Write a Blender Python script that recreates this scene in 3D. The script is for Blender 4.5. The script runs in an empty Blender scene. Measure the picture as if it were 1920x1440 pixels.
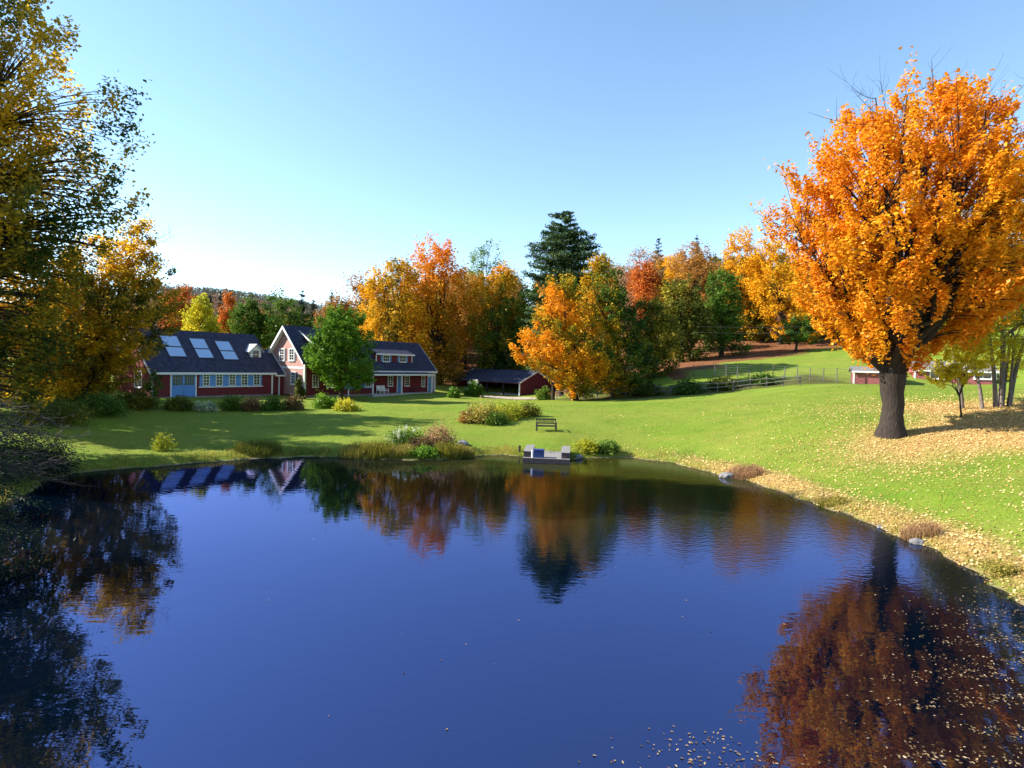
import bpy, math, random
import numpy as np
from mathutils import Vector, Matrix

S = bpy.context.scene
COL = S.collection
RNG = np.random.default_rng(7)
random.seed(7)

# ------------------------------------------------------------------ camera
F = 1109.0; CAMH = 6.3
PITCH = math.radians(1.9); ROLL = math.radians(1.5)
fwd = np.array([0, math.cos(PITCH), -math.sin(PITCH)])
up0 = np.array([0, math.sin(PITCH), math.cos(PITCH)])
rt0 = np.array([1.0, 0, 0])
RT = rt0 * math.cos(ROLL) + up0 * math.sin(ROLL)
UP = up0 * math.cos(ROLL) - rt0 * math.sin(ROLL)
CAM = np.array([0, 0, CAMH])

def ray(px, py):
    return fwd + RT * ((px - 960) / F) + UP * (-(py - 720) / F)
def at(px, py, D):
    r = ray(px, py)
    return CAM + r * (D / r[1])
def onz(px, py, z=0.0):
    r = ray(px, py)
    return CAM + r * ((z - CAMH) / r[2])

cd = bpy.data.cameras.new('camera'); co = bpy.data.objects.new('camera', cd); COL.objects.link(co)
cd.sensor_width = 36; cd.lens = F / 1920 * 36; cd.clip_start = 0.1; cd.clip_end = 6000
m = Matrix.Identity(4)
for i in range(3):
    m[i][0] = RT[i]; m[i][1] = UP[i]; m[i][2] = -fwd[i]; m[i][3] = CAM[i]
co.matrix_world = m
S.camera = co

# ------------------------------------------------------------------ light
EL = math.radians(33)
SAZ = math.radians(3)          # sun azimuth: from the left, a touch behind the camera line
sdir = Vector((-math.cos(EL) * math.cos(SAZ), math.cos(EL) * math.sin(SAZ), math.sin(EL)))
W = bpy.data.worlds.new('World'); S.world = W; W.use_nodes = True
nt = W.node_tree
sky = nt.nodes.new('ShaderNodeTexSky'); sky.sky_type = 'NISHITA'; sky.sun_disc = False
sky.sun_elevation = EL
sky.sun_rotation = math.atan2(sdir.x, sdir.y)
sky.altitude = 300; sky.air_density = 1.0; sky.dust_density = 0.0; sky.ozone_density = 2.5
bg = nt.nodes['Background']; bg.inputs[1].default_value = 0.127
hs = nt.nodes.new('ShaderNodeHueSaturation'); hs.inputs['Hue'].default_value = 0.496; hs.inputs['Saturation'].default_value = 1.0; hs.inputs['Value'].default_value = 0.96
nt.links.new(sky.outputs[0], hs.inputs['Color']); nt.links.new(hs.outputs[0], bg.inputs[0])
sl = bpy.data.lights.new('sun', 'SUN'); so = bpy.data.objects.new('sun', sl); COL.objects.link(so)
sl.energy = 5.0; sl.angle = math.radians(0.5); sl.color = (1.0, 0.93, 0.82)
so.rotation_euler = sdir.to_track_quat('Z', 'Y').to_euler()
so.location = (-60, 0, 60)
S.view_settings.view_transform = 'Standard'
S.view_settings.look = 'None'
S.view_settings.exposure = 1.34
S.view_settings.gamma = 1.0
cy = S.cycles
cy.max_bounces = 6; cy.diffuse_bounces = 3; cy.glossy_bounces = 3; cy.transmission_bounces = 4
cy.transparent_max_bounces = 6; cy.caustics_reflective = False; cy.caustics_refractive = False
cy.use_denoising = True
try: cy.denoiser = 'OPENIMAGEDENOISE'
except Exception: pass
cy.sample_clamp_indirect = 4.0

# ------------------------------------------------------------------ materials
def new_mat(name):
    mt = bpy.data.materials.new(name); mt.use_nodes = True
    return mt, mt.node_tree, mt.node_tree.nodes, mt.node_tree.links
MATS = {}
def solid(name, col, rough=0.7, var=0.25, scale=6.0, bump=0.0, stretch=(1, 1, 1), metal=0.0, spec=0.3):
    """Principled with procedural colour mottling and optional bump."""
    if name in MATS: return MATS[name]
    mt, t, n, l = new_mat(name)
    b = n['Principled BSDF']; b.inputs['Roughness'].default_value = rough
    b.inputs['Metallic'].default_value = metal
    b.inputs['Specular IOR Level'].default_value = spec
    tc = n.new('ShaderNodeTexCoord'); mp = n.new('ShaderNodeMapping')
    mp.inputs['Scale'].default_value = stretch
    l.new(tc.outputs['Object'], mp.inputs[0])
    nz = n.new('ShaderNodeTexNoise'); nz.inputs['Scale'].default_value = scale; nz.inputs['Detail'].default_value = 5
    l.new(mp.outputs[0], nz.inputs['Vector'])
    rp = n.new('ShaderNodeValToRGB')
    rp.color_ramp.elements[0].position = 0.3; rp.color_ramp.elements[1].position = 0.7
    rp.color_ramp.elements[0].color = tuple(c * (1 - var) for c in col) + (1,)
    rp.color_ramp.elements[1].color = tuple(min(1, c * (1 + var)) for c in col) + (1,)
    l.new(nz.outputs[0], rp.inputs[0]); l.new(rp.outputs[0], b.inputs['Base Color'])
    if bump:
        bp = n.new('ShaderNodeBump'); bp.inputs['Strength'].default_value = 0.8; bp.inputs['Distance'].default_value = bump
        l.new(nz.outputs[0], bp.inputs['Height']); l.new(bp.outputs[0], b.inputs['Normal'])
    MATS[name] = mt
    return mt

def striped(name, col, pitch, axis='Z', var=0.2, rough=0.75, depth=0.02):
    """clapboard / shingle courses: a sawtooth bump plus mottled colour"""
    if name in MATS: return MATS[name]
    mt, t, n, l = new_mat(name)
    b = n['Principled BSDF']; b.inputs['Roughness'].default_value = rough; b.inputs['Specular IOR Level'].default_value = 0.25
    tc = n.new('ShaderNodeTexCoord')
    wv = n.new('ShaderNodeTexWave'); wv.bands_direction = axis; wv.wave_profile = 'SAW'
    wv.inputs['Scale'].default_value = 0.314 / pitch; wv.inputs['Distortion'].default_value = 0.0
    l.new(tc.outputs['Object'], wv.inputs['Vector'])
    nz = n.new('ShaderNodeTexNoise'); nz.inputs['Scale'].default_value = 2.5; nz.inputs['Detail'].default_value = 8; nz.inputs['Roughness'].default_value = 0.7
    l.new(tc.outputs['Object'], nz.inputs['Vector'])
    rp = n.new('ShaderNodeValToRGB'); rp.color_ramp.elements[0].position = 0.3; rp.color_ramp.elements[1].position = 0.72
    rp.color_ramp.elements[0].color = tuple(c * (1 - var) for c in col) + (1,)
    rp.color_ramp.elements[1].color = tuple(min(1, c * (1 + var)) for c in col) + (1,)
    l.new(nz.outputs[0], rp.inputs[0]); l.new(rp.outputs[0], b.inputs['Base Color'])
    bp = n.new('ShaderNodeBump'); bp.inputs['Distance'].default_value = depth; bp.inputs['Strength'].default_value = 0.9
    l.new(wv.outputs[0], bp.inputs['Height']); l.new(bp.outputs[0], b.inputs['Normal'])
    MATS[name] = mt
    return mt

def leaf_mat(name, stops, trans=0.45, objcol=False):
    if name in MATS: return MATS[name]
    mt, t, n, l = new_mat(name)
    n.remove(n['Principled BSDF']); out = n['Material Output']
    a = n.new('ShaderNodeAttribute'); a.attribute_name = 'tint'
    rp = n.new('ShaderNodeValToRGB'); e = rp.color_ramp.elements
    while len(e) > 1: e.remove(e[-1])
    e[0].position = stops[0][0]; e[0].color = tuple(stops[0][1]) + (1,)
    for p, c in stops[1:]:
        k = e.new(p); k.color = tuple(c) + (1,)
    l.new(a.outputs['Fac'], rp.inputs[0])
    d = n.new('ShaderNodeBsdfDiffuse'); tr = n.new('ShaderNodeBsdfTranslucent'); mx = n.new('ShaderNodeMixShader')
    mx.inputs[0].default_value = trans
    l.new(rp.outputs[0], d.inputs[0]); l.new(rp.outputs[0], tr.inputs[0])
    l.new(d.outputs[0], mx.inputs[1]); l.new(tr.outputs[0], mx.inputs[2])
    gl = n.new('ShaderNodeBsdfGlossy'); gl.inputs['Roughness'].default_value = 0.45
    m2 = n.new('ShaderNodeMixShader'); m2.inputs[0].default_value = 0.012
    l.new(mx.outputs[0], m2.inputs[1]); l.new(gl.outputs[0], m2.inputs[2])
    l.new(m2.outputs[0], out.inputs[0])
    MATS[name] = mt
    return mt

BARK = solid('bark', (0.032, 0.023, 0.018), 0.9, 0.45, 3.0, 0.06, (4, 4, 0.7))
BARKL = solid('bark_grey', (0.16, 0.13, 0.11), 0.9, 0.4, 3.0, 0.04, (4, 4, 0.7))
BARKD = solid('bark_dead', (0.05, 0.042, 0.036), 0.9, 0.3, 4.0)

O = (0.78, 0.27, 0.016); OD = (0.66, 0.17, 0.010); OY = (0.86, 0.42, 0.022); Y = (0.80, 0.48, 0.02)
RD = (0.52, 0.15, 0.035); G = (0.09, 0.17, 0.022); GL = (0.20, 0.29, 0.035); GD = (0.045, 0.09, 0.02)
YG = (0.42, 0.42, 0.03); BR = (0.26, 0.12, 0.035); OL = (0.17, 0.15, 0.02)
L_MAPLE = leaf_mat('leaf_orange', [(0, OD), (0.35, O), (0.7, (0.83, 0.34, 0.018)), (1, OY)], 0.4)
L_LEFT = leaf_mat('leaf_left', [(0, GD), (0.28, (0.12, 0.14, 0.02)), (0.46, (0.36, 0.26, 0.025)), (0.68, (0.66, 0.40, 0.02)), (1, (0.84, 0.52, 0.03))], 0.58)
L_GOLD = leaf_mat('leaf_gold', [(0, (0.12, 0.14, 0.02)), (0.3, (0.42, 0.28, 0.02)), (0.6, (0.74, 0.40, 0.016)), (1, (0.82, 0.44, 0.02))], 0.4)
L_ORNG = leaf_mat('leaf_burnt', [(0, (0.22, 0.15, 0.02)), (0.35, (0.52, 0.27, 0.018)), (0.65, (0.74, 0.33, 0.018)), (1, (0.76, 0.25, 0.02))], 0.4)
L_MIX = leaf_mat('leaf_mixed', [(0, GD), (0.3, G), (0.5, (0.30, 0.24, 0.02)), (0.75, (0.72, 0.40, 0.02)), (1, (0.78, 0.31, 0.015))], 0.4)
L_GREEN = leaf_mat('leaf_green', [(0, GD), (0.5, G), (1, GL)], 0.35)
L_GREENB = leaf_mat('leaf_bright_green', [(0, G), (0.5, (0.12, 0.24, 0.02)), (1, (0.22, 0.36, 0.03))], 0.4)
L_YELL = leaf_mat('leaf_yellow', [(0, (0.25, 0.28, 0.02)), (0.5, YG), (1, (0.75, 0.60, 0.03))], 0.5)
L_RED = leaf_mat('leaf_red', [(0, (0.28, 0.10, 0.03)), (0.5, RD), (1, (0.70, 0.22, 0.03))], 0.35)
L_BROWN = leaf_mat('leaf_brown', [(0, (0.14, 0.11, 0.05)), (0.5, (0.30, 0.18, 0.06)), (1, (0.52, 0.25, 0.05))], 0.35)
L_OLIVE = leaf_mat('leaf_olive', [(0, GD), (0.5, (0.13, 0.14, 0.02)), (1, (0.42, 0.33, 0.03))], 0.4)
L_NEED = leaf_mat('needles', [(0, (0.035, 0.07, 0.03)), (0.6, (0.08, 0.135, 0.055)), (1, (0.15, 0.20, 0.08))], 0.15)
L_NEEDD = leaf_mat('needles_dark', [(0, (0.013, 0.03, 0.016)), (1, (0.032, 0.06, 0.030))], 0.15)
L_PINK = leaf_mat('leaf_pinkish', [(0, (0.16, 0.11, 0.04)), (0.5, (0.36, 0.20, 0.10)), (1, (0.50, 0.33, 0.16))], 0.35)
L_GRASS = leaf_mat('grass_tall', [(0, (0.10, 0.13, 0.02)), (0.5, (0.26, 0.23, 0.04)), (1, (0.52, 0.40, 0.09))], 0.4)
L_BLOOM = leaf_mat('bloom', [(0, (0.45, 0.50, 0.30)), (1, (0.80, 0.80, 0.68))], 0.3)
L_LITTER = leaf_mat('litter', [(0, (0.34, 0.17, 0.05)), (0.5, (0.64, 0.42, 0.16)), (1, (0.80, 0.64, 0.32))], 0.2)
L_DRIFT = leaf_mat('drift_leaf', [(0, (0.10, 0.06, 0.03)), (0.5, (0.27, 0.18, 0.09)), (1, (0.50, 0.40, 0.24))], 0.15)
L_LAWN = leaf_mat('lawn_blades', [(0, (0.09, 0.165, 0.014)), (0.5, (0.18, 0.28, 0.022)), (1, (0.32, 0.33, 0.05))], 0.35)
L_FAR = leaf_mat('hazed_far_foliage', [(0, (0.05, 0.075, 0.06)), (0.45, (0.10, 0.115, 0.085)), (0.75, (0.155, 0.14, 0.10)), (1, (0.21, 0.16, 0.105))], 0.2)  # late-autumn tones, dulled so the leaf colour carries the haze

# ------------------------------------------------------------------ object helpers
def tag(o, label=None, cat=None, group=None, kind=None):
    if label: o['label'] = label
    if cat: o['category'] = cat
    if group: o['group'] = group
    if kind: o['kind'] = kind
    return o
def empty(name, loc, rz=0.0, label=None, cat=None, group=None):
    o = bpy.data.objects.new(name, None); COL.objects.link(o)
    o.location = tuple(loc); o.rotation_euler = (0, 0, rz); o.empty_display_size = 0.5
    tag(o, label, cat, group)
    return o
def link(name, me, mat, parent=None):
    o = bpy.data.objects.new(name, me); COL.objects.link(o)
    if mat is not None and not me.materials: me.materials.append(mat)
    if parent is not None: o.parent = parent
    return o
def np_mesh(name, V, Fq, tint=None, smooth=False):
    V = np.asarray(V, np.float32); Fq = np.asarray(Fq, np.int32)
    me = bpy.data.meshes.new(name)
    nv, (nf, k) = len(V), Fq.shape
    me.vertices.add(nv); me.vertices.foreach_set('co', V.ravel())
    me.loops.add(nf * k); me.loops.foreach_set('vertex_index', Fq.ravel())
    me.polygons.add(nf); me.polygons.foreach_set('loop_start', np.arange(nf, dtype=np.int32) * k)
    if smooth: me.polygons.foreach_set('use_smooth', np.ones(nf, bool))
    if tint is not None:
        a = me.attributes.new('tint', 'FLOAT', 'FACE'); a.data.foreach_set('value', np.clip(np.asarray(tint, np.float32), 0, 1))
    me.update(calc_edges=True)
    return me

class MB:
    """collects boxes, prisms and bars and links them as one mesh object"""
    def __init__(s): s.v = []; s.f = []
    def poly(s, vs, fs):
        b = len(s.v); s.v += [tuple(v) for v in vs]; s.f += [tuple(b + i for i in f) for f in fs]; return s
    def box(s, x0, x1, y0, y1, z0, z1):
        vs = [(x, y, z) for z in (z0, z1) for (x, y) in ((x0, y0), (x1, y0), (x1, y1), (x0, y1))]
        return s.poly(vs, [(3, 2, 1, 0), (4, 5, 6, 7), (0, 1, 5, 4), (1, 2, 6, 5), (2, 3, 7, 6), (3, 0, 4, 7)])
    def prism(s, pts, axis, a0, a1):
        """extrude a 2-D outline: axis 'x' takes (y,z) points, axis 'y' takes (x,z), axis 'z' takes (x,y)"""
        def mk(p, a):
            return (a, p[0], p[1]) if axis == 'x' else (p[0], a, p[1]) if axis == 'y' else (p[0], p[1], a)
        k = len(pts)
        vs = [mk(p, a0) for p in pts] + [mk(p, a1) for p in pts]
        return s.poly(vs, [tuple(range(k))[::-1], tuple(range(k, 2 * k))] + [(i, (i + 1) % k, k + (i + 1) % k, k + i) for i in range(k)])
    def bar(s, a, b, r, r2=None, k=6):
        V_, F_ = tube(np.array([a, b], float), np.array([r, r if r2 is None else r2]), k, cap=True)
        return s.poly([tuple(v) for v in V_], [tuple(f) for f in F_])
    def build(s, name, mat, parent=None, bevel=0.0):
        me = bpy.data.meshes.new(name); me.from_pydata(s.v, [], s.f)
        import bmesh
        bm = bmesh.new(); bm.from_mesh(me); bmesh.ops.recalc_face_normals(bm, faces=bm.faces)
        if bevel: bmesh.ops.bevel(bm, geom=list(bm.edges), offset=bevel, segments=1, affect='EDGES')
        bm.to_mesh(me); bm.free()
        return link(name, me, mat, parent)

def tube(P, R, k=6, cap=False):
    P = np.asarray(P, float); R = np.asarray(R, float); n = len(P)
    T = np.gradient(P, axis=0); T /= np.linalg.norm(T, axis=1)[:, None] + 1e-9
    ref = np.where(np.abs(T[:, 2:3]) > 0.9, np.array([[1.0, 0, 0]]), np.array([[0, 0, 1.0]]))
    if n > 2: ref = np.repeat(ref[:1] if abs(T[0, 2]) > 0.9 else ref[:1], n, 0)
    A = np.cross(T, ref); A /= np.linalg.norm(A, axis=1)[:, None] + 1e-9
    B = np.cross(T, A)
    ang = np.arange(k) * 2 * np.pi / k
    V = P[:, None] + R[:, None, None] * (np.cos(ang)[None, :, None] * A[:, None] + np.sin(ang)[None, :, None] * B[:, None])
    V = V.reshape(-1, 3)
    i = np.arange(n - 1)[:, None] * k; j = np.arange(k)[None, :]
    Fq = np.stack([i + j, i + (j + 1) % k, i + k + (j + 1) % k, i + k + j], -1).reshape(-1, 4)
    if cap:
        fs = [tuple(f) for f in Fq] + [tuple(range(k))[::-1], tuple(range((n - 1) * k, n * k))]
        return V, fs
    return V, Fq

class Wood:
    def __init__(s): s.V = []; s.F = []; s.n = 0
    def add(s, P, R, k=5):
        V, Fq = tube(P, R, k); s.V.append(V); s.F.append(Fq + s.n); s.n += len(V)
    def mesh(s, name):
        return np_mesh(name, np.concatenate(s.V), np.concatenate(s.F), smooth=True)

def bez(a, c, b, n=8):
    t = np.linspace(0, 1, n)[:, None]
    return (1 - t) ** 2 * a + 2 * t * (1 - t) * c + t ** 2 * b

def leaves(C, size, rng, updir=0.6, aspect=0.6, fold=0.12):
    """one diamond leaf (a folded quad) at every centre"""
    n = len(C)
    N = rng.normal(size=(n, 3)); N[:, 2] = np.abs(N[:, 2]) + updir
    N /= np.linalg.norm(N, axis=1)[:, None]
    A = np.cross(N, rng.normal(size=(n, 3))); A /= np.linalg.norm(A, axis=1)[:, None] + 1e-9
    B = np.cross(N, A)
    s = (size * rng.uniform(0.6, 1.35, n))[:, None]
    V = np.stack([C - A * s * 0.5, C + B * s * 0.5 * aspect + N * s * fold, C + A * s * 0.5, C - B * s * 0.5 * aspect + N * s * fold], 1).reshape(-1, 3)
    Fq = np.arange(n * 4).reshape(n, 4)
    return V, Fq

def blades(P, h, w, rng, lean=0.35):
    """upright grass blades as narrow triangles"""
    n = len(P)
    a = rng.uniform(0, 2 * np.pi, n); d = np.stack([np.cos(a), np.sin(a), np.zeros(n)], 1)
    hh = (h * rng.uniform(0.5, 1.3, n))[:, None]; ww = (w * rng.uniform(0.7, 1.3, n))[:, None]
    b = rng.uniform(0, 2 * np.pi, n); L = np.stack([np.cos(b), np.sin(b), np.zeros(n)], 1) * hh * lean * rng.uniform(0.2, 1.4, n)[:, None]
    top = P + L + np.array([0, 0, 1.0]) * hh
    V = np.stack([P - d * ww, P + d * ww, top], 1).reshape(-1, 3)
    return V, np.arange(n * 3).reshape(n, 3)

def vnoise(P, s, seed=0):
    """cheap smooth pseudo-noise in 0..1"""
    r = np.random.default_rng(seed)
    v = np.zeros(len(P))
    for i in range(5):
        k = r.normal(size=P.shape[1]) * s * (1 + i * 0.7); ph = r.uniform(0, 6.28)
        v += np.sin(P @ k + ph) / (1 + i * 0.5)
    return np.clip(0.5 + v / 4.5, 0, 1)

# ------------------------------------------------------------------ pond outline and terrain
SHORE_PX = [(130, 892), (300, 874), (450, 863), (560, 857), (640, 858), (700, 862), (770, 863), (850, 862), (900, 855), (960, 855), (1060, 862), (1170, 858),
            (1250, 868), (1330, 886), (1440, 916), (1540, 951), (1640, 987), (1740, 1032), (1850, 1088), (1920, 1140)]
sh = [tuple(onz(x, y)[:2]) for x, y in SHORE_PX]
sh += [(15.2, 11.5), (15.5, 5), (13, -3), (6, -9), (-4, -10), (-11, -7), (-14.5, 0), (-16, 6), (-17.2, 12), (-18.8, 18), (-21, 25)]
def catmull(P, k):
    P = np.asarray(P, float); n = len(P); out = []
    for i in range(n):
        p0, p1, p2, p3 = P[(i - 1) % n], P[i], P[(i + 1) % n], P[(i + 2) % n]
        for t in np.linspace(0, 1, k, endpoint=False):
            out.append(0.5 * ((2 * p1) + (-p0 + p2) * t + (2 * p0 - 5 * p1 + 4 * p2 - p3) * t * t + (-p0 + 3 * p1 - 3 * p2 + p3) * t ** 3))
    return np.array(out)
POND = catmull(sh, 10)
_r = np.random.default_rng(3)
_k = np.arange(len(POND)); _d = POND - POND.mean(0); _d /= np.linalg.norm(_d, axis=1)[:, None]
POND = POND + _r.normal(scale=0.05, size=POND.shape) + _d * (0.13 * np.sin(_k * 0.9 + 2 * np.sin(_k * 0.13)) + 0.12 * np.sin(_k * 0.37 + 1.0) + 0.07 * np.sin(_k * 2.1))[:, None]
def pond_sd(X, Yv):
    """signed distance to the pond outline, positive on land"""
    X = np.atleast_1d(np.asarray(X, float)); Yv = np.atleast_1d(np.asarray(Yv, float))
    out = np.full(len(X), 1e3)
    near = (X > -70) & (X < 70) & (Yv > -60) & (Yv < 90)
    idx = np.where(near)[0]
    A = POND; B = np.roll(POND, -1, 0)
    for c0 in range(0, len(idx), 20000):
        ii = idx[c0:c0 + 20000]
        p = np.stack([X[ii], Yv[ii]], 1)
        best = np.full(len(ii), 1e9); inside = np.zeros(len(ii), bool)
        for a, b in zip(A, B):
            e = b - a; q = p - a
            t = np.clip((q @ e) / (e @ e), 0, 1)
            d = q - t[:, None] * e
            best = np.minimum(best, (d * d).sum(1))
            cond = (a[1] > p[:, 1]) != (b[1] > p[:, 1])
            if cond.any():
                xi = a[0] + (p[:, 1] - a[1]) / (b[1] - a[1] + 1e-12) * e[0]
                inside ^= cond & (p[:, 0] < xi)
        best = np.sqrt(best)
        out[ii] = np.where(inside, -best, best)
    return out

def Ffar(x, y):
    z = 5 + 100 * np.exp(-((x + 500) / 330) ** 2 - ((y - 950) / 300) ** 2)
    z = z + 40 * np.exp(-((x + 60) / 200) ** 2 - ((y - 1000) / 250) ** 2)
    z = z + 36 * np.exp(-((x - 90) / 110) ** 2 - ((y - 260) / 115) ** 2)
    z = z + 60 * np.exp(-((x - 420) / 300) ** 2 - ((y - 500) / 300) ** 2)
    return z
CP = []
def cp(px, py, D): CP.append(tuple(at(px, py, D)))
for a in [(280, 746, 60), (200, 750, 52), (510, 742, 71), (571, 745, 70), (816, 735, 88), (930, 743, 96), (1015, 747, 88), (640, 745, 74), (430, 775, 52), (640, 790, 48), (300, 820, 42),
          (1024, 808, 45), (1024, 752, 72), (800, 800, 47), (850, 760, 64), (1200, 753, 66), (1200, 800, 47), (1400, 743, 62), (1400, 800, 44), (1560, 726, 60), (1560, 790, 41), (1670, 816, 37), (1790, 775, 41), (1880, 763, 43),
          (1840, 722, 72), (1615, 722, 70), (1910, 700, 72), (1920, 950, 22.5), (1800, 865, 31), (1920, 860, 29), (1700, 890, 30),
          (1590, 719, 67), (1400, 738, 68), (1200, 748, 72), (1050, 750, 76),
          (1400, 690, 86), (1560, 655, 104), (1250, 692, 94), (1560, 640, 116), (1300, 668, 110)]:
    cp(*a)
for x, y, z in [(0, 120, 5), (-30, 110, 4), (-60, 100, 4), (-45, 75, 2.6), (-70, 60, 4), (-38, 46, 2.3), (-32, 34, 1.2), (-30, 22, 1.5), (-26, 12, 1.4), (-22, 0, 1.4), (0, -18, 1.5), (22, 0, 2.2), (24, 12, 2.4), (40, 10, 4.5),
                (40, 28, 4.6), (55, 40, 6.5), (80, 60, 9), (50, 75, 6.2), (-60, 20, 3), (60, -20, 5), (-60, -30, 4), (0, -60, 4), (70, 90, 11), (90, 20, 8), (-90, 60, 5)]:
    CP.append((x, y, z))
for i in range(0, len(POND), 9):
    CP.append((POND[i][0], POND[i][1], 0.15))
for x in (-160, -110, -60, -20, 20, 60, 100, 150):
    for y in (150, 190, 240): CP.append((x, y, float(Ffar(x, y))))
for a in np.linspace(-2.9, 0.0, 9):
    CP.append((170 * math.cos(a), 40 + 170 * math.sin(a), float(Ffar(170 * math.cos(a), 40 + 170 * math.sin(a)))))
CP = np.array(CP)
def _tps(r2): return 0.5 * r2 * np.log(r2 + 1e-9)
_n = len(CP); _s = 50.0
_Q = CP[:, :2] / _s
_K = _tps(((_Q[:, None] - _Q[None]) ** 2).sum(-1)) + np.eye(_n) * 0.004
_P = np.concatenate([np.ones((_n, 1)), _Q], 1)
_A = np.block([[_K, _P], [_P.T, np.zeros((3, 3))]])
_w = np.linalg.solve(_A, np.concatenate([CP[:, 2], np.zeros(3)]))
def Lnear(x, y):
    q = np.stack([x, y], 1) / _s; out = np.zeros(len(q))
    for c in range(0, len(q), 8000):
        qq = q[c:c + 8000]
        out[c:c + 8000] = _tps(((qq[:, None] - _Q[None]) ** 2).sum(-1)) @ _w[:_n] + _w[_n] + qq @ _w[_n + 1:]
    return out
def sstep(t): t = np.clip(t, 0, 1); return t * t * (3 - 2 * t)
def ground_z(x, y, sd=None):
    x = np.atleast_1d(np.asarray(x, float)); y = np.atleast_1d(np.asarray(y, float))
    if sd is None: sd = pond_sd(x, y)
    r = np.hypot(x, y - 60)
    w = sstep((r - 135) / 60)
    z = np.where(w < 1, Lnear(x, y), 0) * (1 - w) + Ffar(x, y) * w
    z = np.maximum(z, 0.25 + 0.02 * np.clip(sd, 0, 20))
    P = np.stack([x, y], 1)
    z = z + (vnoise(P, 0.5, 1) - 0.5) * 0.10 * sstep(sd / 3)
    bank = 0.07 + 0.30 * sstep(sd / 1.5) + (vnoise(P, 2.2, 5) - 0.5) * 0.12 * sstep(sd / 0.5)
    land = bank * (1 - sstep((sd - 0.5) / 4)) + z * sstep((sd - 0.5) / 4)
    land = np.where(sd < 1000, land, z)
    bed = -0.12 - np.clip(-sd, 0, 6) * 0.35
    return np.where(sd >= 0, np.maximum(land * sstep(sd / 0.35) + 0.0, -0.05), bed)
def gz(x, y): return float(ground_z([x], [y])[0])

def axis_coords(lo, hi, step, far, grow=1.18):
    c = list(np.arange(lo, hi + 1e-6, step)); s = step
    while c[-1] < far: s *= grow; c.append(c[-1] + s)
    s = step
    while c[0] > -far: s *= grow; c.insert(0, c[0] - s)
    return np.array(c)
gx = axis_coords(-50, 62, 0.45, 2500); gy = axis_coords(2, 100, 0.45, 2500)
GX, GY = np.meshgrid(gx, gy); gxf, gyf = GX.ravel(), GY.ravel()
gsd = pond_sd(gxf, gyf); gzz = ground_z(gxf, gyf, gsd)
nx, ny = len(gx), len(gy)
ii = (np.arange(ny - 1)[:, None] * nx + np.arange(nx - 1)[None]).ravel()
gme = np_mesh('ground', np.stack([gxf, gyf, gzz], 1), np.stack([ii, ii + 1, ii + nx + 1, ii + nx], 1), smooth=True)
MAPLE = at(1670, 816, 37.0)
def leafy(x, y, sd):
    P = np.stack([x, y], 1)
    nz = vnoise(P, 0.35, 11)
    a = np.exp(-((x - (MAPLE[0] + 7)) / 9.5) ** 2 - ((y - (MAPLE[1] - 1.8)) / 5.8) ** 2) * 1.35
    b = np.exp(-((x - 34) / 8) ** 2 - ((y - 42) / 5) ** 2)
    c = 0.95 * np.exp(-((sd - 0.9) / 1.35) ** 2) * sstep((x - 6) / 10) * (sd > 0)
    d = 0.22 * sstep((x - 12) / 14) * sstep((50 - y) / 20)
    return np.clip(np.maximum.reduce([a, b, c]) * (0.55 + 0.9 * nz) + d * nz, 0, 1)
def woods(x, y):
    P = np.stack([x, y], 1); n = (vnoise(P, 0.25, 21) - 0.5) * 6
    yl = np.where(x > 23, 84 + (x - 23) * 0.60, np.where(x > 4, 90, 104))
    w = sstep((y - yl + n) / 3)
    w = np.maximum(w, sstep((-(x + 34) + n - np.clip(y - 40, 0, 20) * 0.8) / 3) * (y < 75))
    return np.clip(w, 0, 1)
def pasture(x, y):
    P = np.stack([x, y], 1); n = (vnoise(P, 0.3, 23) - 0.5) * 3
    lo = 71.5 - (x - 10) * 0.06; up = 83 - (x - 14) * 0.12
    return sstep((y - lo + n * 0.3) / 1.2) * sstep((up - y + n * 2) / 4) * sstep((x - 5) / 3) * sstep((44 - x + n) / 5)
def vattr(me, name, val):
    a = me.attributes.new(name, 'FLOAT', 'POINT'); a.data.foreach_set('value', np.asarray(val, np.float32))
vattr(gme, 'shore', np.clip(gsd, -5, 20)); vattr(gme, 'leafy', leafy(gxf, gyf, gsd)); vattr(gme, 'woods', woods(gxf, gyf)); vattr(gme, 'pasture', pasture(gxf, gyf))

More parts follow.
